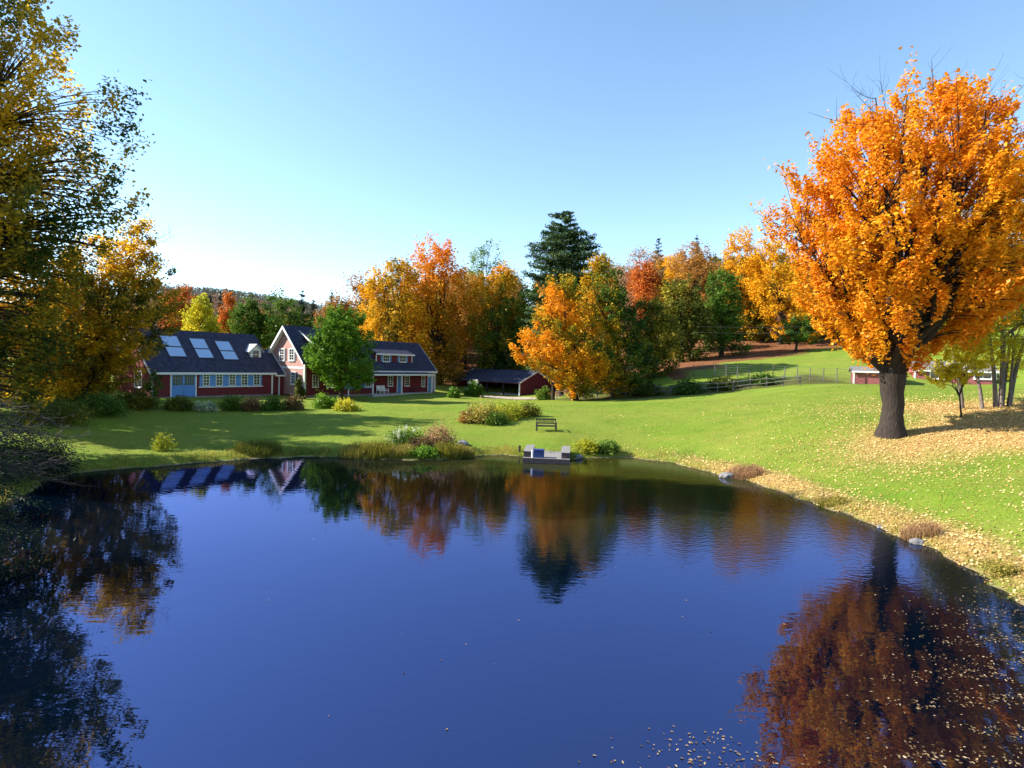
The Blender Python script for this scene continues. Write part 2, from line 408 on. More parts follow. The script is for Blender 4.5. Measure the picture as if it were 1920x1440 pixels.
def ground_material():
    mt, t, n, l = new_mat('ground')
    b = n['Principled BSDF']; b.inputs['Roughness'].default_value = 0.9; b.inputs['Specular IOR Level'].default_value = 0.1
    g = n.new('ShaderNodeNewGeometry')
    def noise(scale, det=4, rough=0.6):
        z = n.new('ShaderNodeTexNoise'); z.inputs['Scale'].default_value = scale; z.inputs['Detail'].default_value = det; z.inputs['Roughness'].default_value = rough
        l.new(g.outputs['Position'], z.inputs['Vector']); return z.outputs[0]
    def ramp(src, a, ca, b_, cb):
        r = n.new('ShaderNodeValToRGB'); e = r.color_ramp.elements
        e[0].position = a; e[0].color = tuple(ca) + (1,); e[1].position = b_; e[1].color = tuple(cb) + (1,)
        l.new(src, r.inputs[0]); return r.outputs[0]
    def mix(fac, a, b_):
        x = n.new('ShaderNodeMix'); x.data_type = 'RGBA'
        l.new(fac, x.inputs[0]); l.new(a, x.inputs[6]); l.new(b_, x.inputs[7]); return x.outputs[2]
    def math_(op, a, b_=None):
        x = n.new('ShaderNodeMath'); x.operation = op
        for i, v in enumerate((a, b_)):
            if v is None: continue
            if isinstance(v, (int, float)): x.inputs[i].default_value = v
            else: l.new(v, x.inputs[i])
        return x.outputs[0]
    def attr(nm):
        a = n.new('ShaderNodeAttribute'); a.attribute_name = nm; return a.outputs['Fac']
    fine = noise(9.0, 6, 0.75); mid = noise(0.9, 4); big = noise(0.13, 3)
    gr = mix(ramp(big, 0.35, (0, 0, 0), 0.7, (1, 1, 1)), ramp(fine, 0.3, (0.095, 0.165, 0.014), 0.72, (0.185, 0.285, 0.024)),
             ramp(fine, 0.3, (0.145, 0.185, 0.022), 0.72, (0.240, 0.280, 0.042)))
    gr = mix(ramp(mid, 0.6, (0, 0, 0), 0.85, (0.7, 0.7, 0.7)), gr, ramp(fine, 0.3, (0.16, 0.15, 0.03), 0.7, (0.26, 0.23, 0.06)))
    mp = n.new('ShaderNodeMapping'); mp.inputs['Scale'].default_value = (0.12, 0.75, 1); mp.inputs['Rotation'].default_value = (0, 0, 0.25); l.new(g.outputs['Position'], mp.inputs[0])
    st = n.new('ShaderNodeTexNoise'); st.inputs['Scale'].default_value = 0.8; st.inputs['Detail'].default_value = 6; st.inputs['Roughness'].default_value = 0.7; l.new(mp.outputs[0], st.inputs['Vector'])
    gr = mix(ramp(st.outputs[0], 0.42, (0, 0, 0), 0.75, (0.75, 0.75, 0.75)), gr, ramp(fine, 0.3, (0.19, 0.20, 0.03), 0.72, (0.30, 0.29, 0.06)))
    gr = mix(ramp(noise(0.45, 5, 0.75), 0.5, (0, 0, 0), 0.72, (0.55, 0.55, 0.55)), gr, ramp(fine, 0.3, (0.045, 0.115, 0.008), 0.72, (0.09, 0.19, 0.014)))
    lit = ramp(noise(6.0, 5, 0.8), 0.32, (0.30, 0.17, 0.06), 0.68, (0.62, 0.42, 0.17))
    lf = math_('ADD', attr('leafy'), math_('MULTIPLY', math_('SUBTRACT', noise(2.2, 5, 0.7), 0.5), 0.9))
    col = mix(ramp(lf, 0.34, (0, 0, 0), 0.95, (0.9, 0.9, 0.9)), gr, lit)
    wd = ramp(noise(1.5, 6, 0.7), 0.3, (0.09, 0.04, 0.02), 0.7, (0.26, 0.11, 0.045))
    col = mix(attr('woods'), col, wd)
    col = mix(attr('pasture'), col, ramp(noise(2.5, 6, 0.75), 0.3, (0.045, 0.06, 0.014), 0.72, (0.13, 0.12, 0.035)))  # rough pasture grass, darkened so its colour deepens the tree shade
    mud = ramp(noise(5.0, 6, 0.8), 0.3, (0.13, 0.085, 0.045), 0.75, (0.42, 0.31, 0.19))
    sd = math_('ADD', attr('shore'), math_('MULTIPLY', math_('SUBTRACT', noise(1.6, 4), 0.5), 0.5))
    col = mix(ramp(sd, 0.05, (1, 1, 1), 0.30, (0, 0, 0)), col, mud)
    l.new(col, b.inputs['Base Color'])
    bp = n.new('ShaderNodeBump'); bp.inputs['Distance'].default_value = 0.10; bp.inputs['Strength'].default_value = 0.8
    l.new(noise(12.0, 6, 0.8), bp.inputs['Height']); l.new(bp.outputs[0], b.inputs['Normal'])
    return mt
go = link('ground', gme, ground_material()); go['kind'] = 'structure'

# ------------------------------------------------------------------ water
def water_material():
    mt, t, n, l = new_mat('water')
    n.remove(n['Principled BSDF']); out = n['Material Output']
    g = n.new('ShaderNodeNewGeometry')
    def noise(scale, sx, sy, det=2):
        mp = n.new('ShaderNodeMapping'); mp.inputs['Scale'].default_value = (sx, sy, 1)
        l.new(g.outputs['Position'], mp.inputs[0])
        z = n.new('ShaderNodeTexNoise'); z.inputs['Scale'].default_value = scale; z.inputs['Detail'].default_value = det
        l.new(mp.outputs[0], z.inputs['Vector']); return z.outputs[0]
    b1 = n.new('ShaderNodeBump'); b1.inputs['Distance'].default_value = 0.0024; b1.inputs['Strength'].default_value = 1.0
    l.new(noise(2.6, 0.7, 1.25, 2), b1.inputs['Height'])
    # breeze: rougher in a broad patch towards the far right bank
    sp = n.new('ShaderNodeSeparateXYZ'); l.new(g.outputs['Position'], sp.inputs[0])
    mr = n.new('ShaderNodeMapRange'); mr.inputs['From Min'].default_value = -6; mr.inputs['From Max'].default_value = 8
    l.new(sp.outputs[0], mr.inputs['Value'])
    mr2 = n.new('ShaderNodeMapRange'); mr2.inputs['From Min'].default_value = 13; mr2.inputs['From Max'].default_value = 20
    l.new(sp.outputs[1], mr2.inputs['Value'])
    mm = n.new('ShaderNodeMath'); mm.operation = 'MULTIPLY'; l.new(mr.outputs[0], mm.inputs[0]); l.new(mr2.outputs[0], mm.inputs[1])
    b2 = n.new('ShaderNodeBump'); b2.inputs['Distance'].default_value = 0.0055
    l.new(mm.outputs[0], b2.inputs['Strength']); l.new(noise(5.5, 0.8, 1.1, 3), b2.inputs['Height']); l.new(b1.outputs[0], b2.inputs['Normal'])
    fr = n.new('ShaderNodeFresnel'); fr.inputs['IOR'].default_value = 3.1
    l.new(b2.outputs[0], fr.inputs['Normal'])
    d = n.new('ShaderNodeBsdfDiffuse'); 
    ya = n.new('ShaderNodeMapRange'); ya.inputs['From Min'].default_value = 19; ya.inputs['From Max'].default_value = 34; l.new(sp.outputs[1], ya.inputs['Value'])
    xa = n.new('ShaderNodeMapRange'); xa.inputs['From Min'].default_value = -14; xa.inputs['From Max'].default_value = 4; l.new(sp.outputs[0], xa.inputs['Value'])
    dm = n.new('ShaderNodeMath'); dm.operation = 'MULTIPLY'; l.new(ya.outputs[0], dm.inputs[0]); l.new(xa.outputs[0], dm.inputs[1])
    bc = n.new('ShaderNodeMix'); bc.data_type = 'RGBA'; bc.inputs[6].default_value = (0.0006, 0.003, 0.008, 1); bc.inputs[7].default_value = (0.040, 0.042, 0.006, 1)
    l.new(dm.outputs[0], bc.inputs[0]); l.new(bc.outputs[2], d.inputs[0])
    gl = n.new('ShaderNodeBsdfGlossy'); gl.inputs['Roughness'].default_value = 0.015; gl.inputs[0].default_value = (0.47, 0.52, 1.0, 1)
    l.new(b2.outputs[0], gl.inputs['Normal'])
    mx = n.new('ShaderNodeMixShader'); l.new(fr.outputs[0], mx.inputs[0]); l.new(d.outputs[0], mx.inputs[1]); l.new(gl.outputs[0], mx.inputs[2])
    l.new(mx.outputs[0], out.inputs[0])
    return mt
wm = MB(); wm.poly([(p[0], p[1], 0) for p in (POND + (POND - POND.mean(0)) / np.linalg.norm(POND - POND.mean(0), axis=1)[:, None] * 0.6)], [tuple(range(len(POND)))])
wo = wm.build('water', water_material()); wo['kind'] = 'structure'
if wo.data.polygons[0].normal.z < 0: wo.data.flip_normals()

# ------------------------------------------------------------------ trees
def base_at(px, py, D):
    p = at(px, py, D); x, y = p[0], p[1]
    return np.array([x, y, gz(x, y)])
def tree(name, label, base, D, rows, mat, n_clump, per, leaf, clump, trunk_r, seed, group=None, grad=0.0, gx_=0.0, t0=0.5, tv=0.5,
         limbs=7, split=0.25, bark=None, depth=0.9, cat='tree', flat=0.6, shell=0.5, bare=0, nb=60, flare=1.7, stems=None, updir=0.6, wob=1.0, lean=0.4, puff=(0.70, 1.7, 1.6), spray=0.4, twig=0.016, lumps=(0.74, 0.36), holes=0.30):
    rng = np.random.default_rng(seed)
    n_clump = int(n_clump * puff[0]); per = int(per * puff[1]); clump = clump * puff[2]
    B = base_at(base[0], base[1], D)
    root = empty(name, B, 0, label, cat, group)
    R = []
    for (y, xl, xr) in rows:
        a = at(xl, y, D) - B; b = at(xr, y, D) - B
        R.append((0.5 * (a[2] + b[2]), 0.5 * (a[0] + b[0]), 0.5 * (b[0] - a[0])))
    R = np.array(sorted(R)); z0, z1 = R[0, 0], R[-1, 0]
    zs = np.linspace(z0, z1, 200); hw = np.interp(zs, R[:, 0], R[:, 2]); cx = np.interp(zs, R[:, 0], R[:, 1])
    pr = hw ** 1.35 + 1e-6; pr /= pr.sum()
    k = rng.choice(200, n_clump, p=pr)
    th = rng.uniform(0, 2 * np.pi, n_clump); rr = rng.uniform(0, 1, n_clump) ** shell
    lump = lumps[0] + lumps[1] * vnoise(np.stack([np.cos(th) * 1.3, np.sin(th) * 1.3, zs[k] * 4 / max(1e-3, z1 - z0)], 1), 1.6 * wob, seed + 3)
    rr = rr * lump
    C = np.stack([cx[k] + hw[k] * rr * np.cos(th), depth * hw[k] * rr * np.sin(th), zs[k] + rng.normal(size=n_clump) * clump * 0.3], 1)
    if holes:
        ok = vnoise(C, 3.2 / max(1.0, hw.max() * 0.5), seed + 17) > holes + 0.12 * rng.normal(size=n_clump)
        C = C[ok]; k = k[ok]; n_clump = len(C)
    zn = (C[:, 2] - z0) / (z1 - z0); xn = (C[:, 0] - cx[k]) / (hw.max() + 1e-6)
    ct = t0 + grad * (zn - 0.5) + gx_ * xn + tv * (vnoise(C, 1.6 / max(1.0, hw.max() * 0.45), seed + 9) - 0.5) + rng.normal(size=n_clump) * 0.09  # gx_ puts a brighter sunlit left side into the leaf tint
    idx = np.repeat(np.arange(n_clump), per)
    q = rng.normal(size=(len(idx), 3)); q[:, 2] = np.where(q[:, 2] < 0, q[:, 2] * 0.45, q[:, 2]); q /= np.linalg.norm(q, axis=1)[:, None]
    csz = (clump * rng.uniform(0.65, 1.35, n_clump))[idx][:, None]
    L = C[idx] + q * csz * rng.uniform(0.45, 1.1, len(idx))[:, None] * np.array([1, 1, flat]) + rng.normal(size=(len(idx), 3)) * clump * 0.10
    if spray:
        o = np.array([cx[0], 0, z0 - 0.12 * (z1 - z0)]); dv = C - o; dv[:, 2] += 0.15 * (z1 - z0); dv /= np.linalg.norm(dv, axis=1)[:, None]
        dv += rng.normal(size=dv.shape) * 0.22
        L = C[idx] + dv[idx] * (rng.normal(size=(len(idx), 1)) * csz * spray) + (L - C[idx]) * 0.62
    V, Fq = leaves(L, leaf, rng, updir)
    # wood
    w = Wood(); H = z1
    hs = split * H
    main = []
    if stems is None:
        t = np.linspace(0, 1, 7)[:, None]
        top = np.array([cx[60] * lean, 0, hs])
        P = t * top + rng.normal(size=(7, 3)) * trunk_r * 0.10 * np.array([1, 1, 0]); P[0] = (0, 0, -0.4)
        rad = trunk_r * (np.array([flare, 1.22, 1.05, 1.0, 0.97, 0.95, 0.95]) if trunk_r < 0.55 else np.array([flare, 1.14, 1.0, 1.0, 1.06, 1.16, 1.28]))
        w.add(P, rad, 12); main.append((top, trunk_r))
    else:
        for (dx, dy, lx, r) in stems:
            top = np.array([dx + lx, dy, hs]); P = bez(np.array([dx, dy, -0.3]), np.array([dx + lx * 0.2, dy, hs * 0.5]), top, 7)
            w.add(P, r * np.linspace(1.4, 0.85, 7), 7); main.append((top, r * 0.9))
    lp = []
    for i in range(limbs):
        o, r0 = main[i % len(main)]
        zt = rng.uniform(0.5, 0.97) if i else 0.97
        kk = int(zt * 199); a = i * 2.4 + rng.uniform(-0.4, 0.4); q = rng.uniform(0.25, 0.75) if i else 0.1
        T = np.array([cx[kk] + hw[kk] * q * np.cos(a), depth * hw[kk] * q * np.sin(a), zs[kk]])
        d = T - o
        c = o + np.array([d[0] * 0.45, d[1] * 0.45, d[2] * 0.4])
        P = bez(o - np.array([0, 0, 0.15 * hs]) * (stems is None), c, T, 12); P[2:-1] += rng.normal(size=(9, 3)) * 0.02 * np.linalg.norm(d)
        rad = r0 * (0.62 if i else 0.72) * np.linspace(1, 0.10, 12) ** 1.1
        w.add(P, rad, 6); lp.append(np.concatenate([P, rad[:, None]], 1))
    lp = np.concatenate(lp)
    pick = rng.choice(n_clump, min(nb, n_clump), replace=False)
    for j in pick:
        T = C[j]; cand = lp[(lp[:, 2] < T[2] + 0.5)]
        if not len(cand): continue
        dd = np.linalg.norm(cand[:, :3] - T - np.array([0, 0, -0.15 * abs(T[2])]), axis=1); b = cand[dd.argmin()]
        o = b[:3]; d = T - o
        P = bez(o, o + d * 0.5 + np.array([0, 0, 0.15 * np.linalg.norm(d)]), T, 6)
        r = min(b[3] * 0.7, 0.013 * np.linalg.norm(d) + 0.014)
        w.add(P, r * np.linspace(1, 0.25, 6), 4)
    tips = []
    for j in range(bare):
        kk = int(rng.uniform(0.45, 0.98) * 199); a = rng.uniform(0, 2 * np.pi)
        T = np.array([cx[kk] + hw[kk] * 0.95 * np.cos(a), depth * hw[kk] * 0.95 * np.sin(a), zs[kk]])
        out = np.array([np.cos(a) * 0.5, np.sin(a) * 0.5, 1.0]) * rng.uniform(0.4, 1.5)
        b = lp[np.linalg.norm(lp[:, :3] - T, axis=1).argmin()][:3]
        P = bez(b, (b + T) / 2, T + out, 7)
        w.add(P, np.linspace(twig * 1.6, twig * 0.5, 7), 4)
        for q in range(8):
            s = P[rng.integers(2, 7)]; e = s + out * rng.uniform(0.3, 0.8) + rng.normal(size=3) * 0.45
            w.add(np.array([s, (s + e) / 2 + rng.normal(size=3) * 0.06, e]), np.array([1, 0.7, 0.4]) * twig * 0.6, 3)
    link('trunk', w.mesh('trunk'), bark or BARK, root)
    tt = np.clip(ct[idx] + rng.normal(size=len(idx)) * 0.08, 0, 1)
    link('crown', np_mesh('crown', V, Fq, tt), mat, root)
    return root

def conifer(name, label, base, D, top_y, half_px, mat, seed, group=None, layers=16, per=90, needle=0.5, bare=0.12, taper=1.0, trunk_r=0.25, droop=0.15, cat='tree', rows=None, irregular=0.3, whorl=7):
    """whorled boughs of needle tufts on a straight mast"""
    rng = np.random.default_rng(seed)
    B = base_at(base[0], base[1], D); root = empty(name, B, 0, label, cat, group)
    top = at(base[0], top_y, D); H = top[2] - B[2]; hw0 = half_px * D / F
    w = Wood(); w.add(np.stack([np.zeros(8), np.zeros(8), np.linspace(-0.4, H, 8)], 1), np.linspace(trunk_r, 0.03, 8), 8)
    if rows:
        rz = np.array(sorted([(at(base[0], y, D)[2] - B[2], h * D / F) for y, h in rows]))
    LC = []; LD = []; LT = []
    for i in range(layers):
        f = bare + (1 - bare) * (i + 0.5) / layers; z = f * H
        rad = np.interp(z, rz[:, 0], rz[:, 1]) if rows else hw0 * (1 - (f - bare) / (1 - bare)) ** taper + 0.15
        kk = whorl if f < 0.9 else 4
        a0 = rng.uniform(0, 6.28)
        for q in range(kk):
            a = a0 + q * 2 * np.pi / kk + rng.normal() * 0.25; r = rad * rng.uniform(1 - irregular, 1 + irregular * 0.5)
            d = np.array([np.cos(a), np.sin(a), 0]); zz = z + rng.normal() * H / layers * 0.35
            tip = d * r + np.array([0, 0, zz + r * (0.25 - droop * (1 - f) * 3)])
            s = np.array([0, 0, zz]); P = bez(s, s + d * r * 0.5 + np.array([0, 0, -0.02 * r]), tip, 6)
            w.add(P, np.linspace(max(0.02, trunk_r * 0.22 * (1 - f * 0.7)), 0.012, 6), 4)
            nn = max(6, int(per * r / (hw0 + 0.3)))
            t = rng.uniform(0.25, 1.05, nn) if r > 0.8 else rng.uniform(0, 1.05, nn)
            side = np.array([-d[1], d[0], 0])
            pos = s + (tip - s) * t[:, None] + side * (rng.normal(size=nn) * 0.20 * r * (0.4 + 0.6 * t))[:, None] + rng.normal(size=(nn, 3)) * 0.14 * np.array([1, 1, 0.7]) * max(1, needle * 1.4)
            LC.append(pos); LT.append(np.full(nn, 0.35 + 0.3 * rng.normal()))
    C = np.concatenate(LC); T = np.concatenate(LT)
    V, Fq = leaves(C, needle, rng, 0.5, 0.36, 0.05)
    link('trunk', w.mesh('trunk'), BARK, root)
    link('crown', np_mesh('crown', V, Fq, T + rng.normal(size=len(C)) * 0.2), mat, root)
    return root

# --- the two big trees at the right
tree('maple_tree', 'huge vase shaped orange maple with a thick dark trunk standing on the right lawn', (1670, 816), 37.0,
     [(160, 1655, 1710), (200, 1595, 1830), (245, 1530, 1970), (310, 1490, 2000), (370, 1430, 2020), (430, 1428, 2030), (500, 1446, 2010), (560, 1482, 1970), (610, 1525, 1885), (655, 1576, 1800), (688, 1612, 1745)],
     L_MAPLE, 1950, 84, 0.24, 0.40, 0.60, 11, t0=0.70, grad=0.1, tv=0.8, limbs=28, split=0.18, depth=0.85, shell=0.50, bare=40, nb=800, flare=1.75, lean=0.0, wob=1.6, puff=(1.0, 1.0, 1.25), spray=0.85, lumps=(0.64, 0.44), holes=0.39)
tree('yellow_maple', 'sparse yellow-green tree with a cluster of pale stems behind the orange maple', (1880, 763), 43.0,
     [(330, 1840, 1960), (400, 1790, 2040), (480, 1770, 2080), (560, 1765, 2080), (640, 1775, 2060), (690, 1800, 2030)],
     L_YELL, 620, 30, 0.22, 0.45, 0.2, 12, tv=0.6, t0=0.66, limbs=14, split=0.30, bark=BARKL, shell=0.6, nb=220,
     stems=[(-0.5, 0, -0.75, 0.12), (-0.05, 0.1, -0.05, 0.15), (0.45, 0, 0.9, 0.13), (0.2, 0.3, 0.4, 0.10), (-0.25, -0.2, -0.3, 0.09), (0.3, -0.2, 0.15, 0.08)])
tree('leaning_tree', 'thin leaning tree with two curved stems left of the pale stem cluster', (1838, 757), 42.5,
     [(420, 1760, 1830), (500, 1745, 1860), (580, 1735, 1870), (640, 1750, 1860), (680, 1780, 1850)],
     L_YELL, 230, 30, 0.22, 0.45, 0.16, 13, tv=0.5, t0=0.62, limbs=6, split=0.3, bark=BARKL, shell=0.6, nb=80,
     stems=[(0.2, 0, -1.1, 0.10), (-0.8, 0.6, -0.9, 0.12)])
tree('young_maple', 'small young yellow tree with a thin trunk and low spreading leaves', (1803, 778), 39.5,
     [(628, 1790, 1860), (650, 1755, 1880), (672, 1735, 1880), (695, 1722, 1850), (716, 1730, 1800)],
     L_YELL, 210, 36, 0.20, 0.30, 0.05, 14, tv=0.4, t0=1.0, limbs=9, split=0.3, shell=0.7, nb=120, flare=1.2, flat=0.3, puff=(1.0, 0.8, 1.1), holes=0.42)

# --- the bank at the left
tree('bank_maple', 'very tall half-turned green and amber tree filling the left edge of the picture', (-200, 850), 31.0,
     [(-190, -330, -110), (-120, -420, 20), (-40, -470, 95), (30, -480, 130), (90, -500, 165), (150, -510, 215), (200, -520, 205), (250, -530, 268), (300, -530, 215), (345, -530, 250), (400, -530, 235), (470, -520, 200), (560, -480, 185), (650, -420, 175), (720, -380, 150), (775, -350, 100)],
     L_LEFT, 2900, 52, 0.24, 0.46, 0.45, 21, t0=0.54, tv=1.1, limbs=26, split=0.12, depth=0.6, shell=0.55, bare=14, nb=1500, flat=0.40, puff=(0.66, 1.4, 1.7), spray=0.6, holes=0.32)
tree('amber_maple', 'amber and olive maple arching over the left end of the red house', (150, 760), 50.0,
     [(416, 232, 285), (440, 195, 302), (470, 140, 308), (510, 110, 320), (550, 100, 332), (590, 90, 338), (620, 90, 322), (655, 70, 290), (690, 40, 240), (735, 20, 205)],
     L_LEFT, 1150, 46, 0.26, 0.5, 0.26, 22, t0=0.62, tv=0.9, limbs=10, split=0.12, depth=0.8, shell=0.5, bare=8, nb=160, flat=0.5)
tree('shade_maple', 'golden maple glowing behind the tall left bank tree', (60, 752), 62.0,
     [(470, 20, 120), (540, -60, 190), (600, -100, 215), (660, -110, 225), (720, -80, 200)],
     L_GOLD, 620, 36, 0.34, 0.6, 0.3, 23, t0=0.55, tv=0.6, limbs=9, split=0.2, nb=80)
tree('lawn_sapling', 'slim dark green young tree in front of the red gable wall', (288, 756), 54.0,
     [(690, 278, 296), (705, 270, 304), (722, 268, 306), (742, 274, 300)],
     L_GREEN, 60, 26, 0.18, 0.22, 0.05, 24, t0=0.4, limbs=4, split=0.2, nb=20)

# --- behind the pond, traced one by one
tree('dooryard_tree', 'round bright green tree in front of the red house porch', (640, 746), 69.0,
     [(583, 622, 660), (600, 598, 680), (625, 578, 696), (655, 570, 703), (685, 574, 703), (710, 590, 695), (722, 610, 680)],
     L_GREENB, 560, 42, 0.30, 0.45, 0.22, 31, t0=0.45, tv=0.6, limbs=9, split=0.22, nb=100)
tree('golden_maple', 'rounded golden maple rising behind the right end of the house', (728, 722), 101.0,
     [(493, 718, 765), (510, 692, 790), (540, 672, 802), (580, 664, 806), (620, 664, 806), (655, 672, 806), (690, 690, 800)],
     L_GOLD, 640, 34, 0.42, 0.75, 0.4, 32, t0=0.55, tv=1.1, gx_=-0.25, limbs=9, split=0.2, nb=90)
tree('burnt_orange_maple', 'tallest orange maple, wide crowned, behind the house and open garage', (822, 724), 106.0,
     [(456, 795, 842), (475, 765, 868), (505, 748, 880), (545, 742, 888), (590, 745, 888), (640, 755, 884), (690, 775, 880), (715, 800, 868)],
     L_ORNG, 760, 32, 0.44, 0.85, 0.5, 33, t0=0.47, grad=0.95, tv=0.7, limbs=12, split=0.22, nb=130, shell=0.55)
tree('two_toned_maple', 'maple with an orange top over dark green lower boughs above the garage', (930, 728), 108.0,
     [(503, 925, 955), (520, 895, 970), (555, 874, 980), (600, 868, 983), (650, 872, 980), (695, 890, 970)],
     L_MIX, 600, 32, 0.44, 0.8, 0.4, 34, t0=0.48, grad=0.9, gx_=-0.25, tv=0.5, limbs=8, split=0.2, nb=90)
tree('poplar', 'pale green thin-leaved tall tree showing above the orange maples', (905, 728), 130.0,
     [(453, 912, 926), (470, 890, 938), (500, 868, 946), (540, 860, 948), (600, 862, 945)],
     L_GREEN, 300, 22, 0.42, 0.85, 0.3, 35, t0=0.85, tv=0.4, limbs=9, split=0.3, bark=BARKL, nb=120, shell=0.7)
tree('rusty_maple', 'rust coloured thin tree at the left flank of the golden maple', (676, 722), 118.0,
     [(515, 665, 690), (540, 652, 705), (580, 645, 712), (630, 642, 712), (680, 650, 705)],
     L_BROWN, 300, 26, 0.44, 0.8, 0.3, 36, t0=0.85, tv=0.4, limbs=7, nb=60)
conifer('white_pine', 'tall dark white pine standing above every other tree at the centre', (1052, 742), 88.0, 398, 60, L_NEED, 37, layers=36, per=330, needle=0.46, bare=0.10,
        rows=[(398, 7), (420, 26), (450, 38), (475, 56), (510, 62), (560, 64), (620, 66), (690, 60), (742, 40)], trunk_r=0.4, droop=0.02, irregular=0.42, whorl=8)
tree('fireside_maple', 'orange and gold maple reaching low beside the garage gable', (1080, 750), 73.0,
     [(520, 1030, 1075), (550, 1015, 1095), (590, 1000, 1120), (630, 978, 1140), (660, 962, 1150), (690, 985, 1155), (712, 1035, 1150), (738, 1045, 1140)],
     L_MIX, 760, 38, 0.32, 0.55, 0.28, 38, t0=0.76, tv=1.0, gx_=-0.3, limbs=10, split=0.14, nb=120)
tree('green_gold_maple', 'broad dark green maple with the sunlit left side tinted gold beside the fence', (1150, 750), 78.0,
     [(484, 1118, 1148), (505, 1098, 1165), (540, 1088, 1180), (590, 1082, 1200), (640, 1085, 1222), (690, 1088, 1235), (735, 1105, 1215)],
     L_MIX, 820, 36, 0.34, 0.6, 0.34, 39, t0=0.42, tv=0.6, gx_=-0.5, limbs=11, split=0.14, nb=120)
tree('garage_ash', 'mid green round tree filling the gap between the garage and the white pine', (990, 735), 110.0,
     [(540, 978, 1005), (565, 955, 1025), (610, 945, 1035), (660, 950, 1035), (700, 960, 1030)],
     L_GREEN, 320, 30, 0.42, 0.75, 0.3, 60, t0=0.6, tv=0.7, limbs=7, nb=60)
tree('edge_maple', 'olive and orange maple at the foot of the wooded hill', (1225, 722), 90.0,
     [(560, 1200, 1240), (590, 1180, 1262), (630, 1172, 1275), (670, 1175, 1280), (705, 1190, 1270)],
     L_OLIVE, 420, 32, 0.38, 0.65, 0.26, 40, t0=0.6, tv=0.8, limbs=8, split=0.15, nb=60)
tree('red_maple', 'red-orange round maple low on the wooded hillside', (1212, 680), 116.0,
     [(495, 1195, 1225), (515, 1180, 1238), (540, 1176, 1246), (570, 1180, 1246), (600, 1190, 1240)],
     L_RED, 320, 28, 0.44, 0.75, 0.3, 41, t0=0.7, tv=0.4, limbs=7, nb=50)
tree('bare_beech', 'nearly bare pinkish tree on the skyline right of the pine', (1195, 670), 136.0,
     [(468, 1185, 1215), (485, 1165, 1238), (510, 1158, 1250), (550, 1160, 1250), (600, 1170, 1240)],
     L_PINK, 320, 18, 0.42, 0.9, 0.3, 42, t0=0.7, tv=0.4, limbs=12, bark=BARKL, bare=10, nb=150)
tree('hillside_ash', 'dark green tree with yellow flecks at the foot of the hill slope', (1278, 690), 103.0,
     [(528, 1258, 1290), (550, 1238, 1312), (590, 1228, 1328), (630, 1228, 1332), (670, 1240, 1325)],
     L_OLIVE, 480, 32, 0.42, 0.75, 0.35, 43, t0=0.5, tv=0.8, limbs=8, nb=60)
tree('tawny_oak', 'tawny brown oak on the skyline below the darker spruce tip', (1298, 670), 126.0,
     [(462, 1285, 1320), (480, 1262, 1340), (510, 1252, 1352), (550, 1252, 1352), (600, 1262, 1345)],
     L_BROWN, 420, 26, 0.46, 0.9, 0.35, 44, t0=0.85, tv=0.5, limbs=9, nb=80)
tree('evergreen_oak', 'dark green tree casting the deep shade beside the hill meadow', (1352, 678), 106.0,
     [(510, 1335, 1365), (535, 1318, 1385), (575, 1308, 1398), (620, 1306, 1402), (655, 1315, 1398)],
     L_GREEN, 480, 32, 0.42, 0.75, 0.35, 45, t0=0.5, tv=0.6, limbs=8, nb=60)
tree('sunny_maple', 'tall bright yellow maple on the skyline left of the big orange maple', (1390, 655), 122.0,
     [(436, 1372, 1405), (452, 1356, 1422), (490, 1350, 1434), (540, 1352, 1440), (590, 1360, 1440), (630, 1370, 1430)],
     L_GOLD, 460, 32, 0.46, 0.85, 0.35, 46, t0=0.85, tv=0.4, limbs=9, nb=80)
tree('honey_maple', 'honey yellow maple just left of the big orange maple crown', (1462, 650), 116.0,
     [(448, 1425, 1450), (468, 1410, 1475), (505, 1402, 1505), (550, 1405, 1530), (600, 1420, 1545), (635, 1440, 1540)],
     L_GOLD, 560, 32, 0.44, 0.8, 0.35, 47, t0=0.8, tv=0.5, gx_=-0.2, limbs=9, nb=80)
tree('copper_maple', 'copper brown maple behind the small green orchard tree', (1520, 652), 124.0,
     [(520, 1505, 1560), (550, 1480, 1600), (590, 1465, 1620), (630, 1475, 1610)],
     L_BROWN, 420, 28, 0.46, 0.9, 0.3, 48, t0=0.9, tv=0.5, limbs=8, nb=60)
tree('orchard_tree', 'small round green orchard tree standing alone on the upper meadow', (1492, 658), 104.0,
     [(596, 1475, 1512), (610, 1458, 1532), (628, 1452, 1542), (642, 1465, 1530)],
     L_GREEN, 170, 30, 0.34, 0.5, 0.2, 49, t0=0.6, tv=0.4, limbs=6, split=0.28, nb=40)
for (px, top, D, sd_, lab) in ((1228, 446, 150, 61, 'green spruce tip poking above the bare beech'), (1300, 444, 146, 62, 'dark layered spruce tip above the tawny oak')):
    conifer('spruce_tree', lab, (px, 650), D, top, 34, L_NEEDD, sd_, layers=18, per=60, needle=0.6, group='spruces on the hilltop')
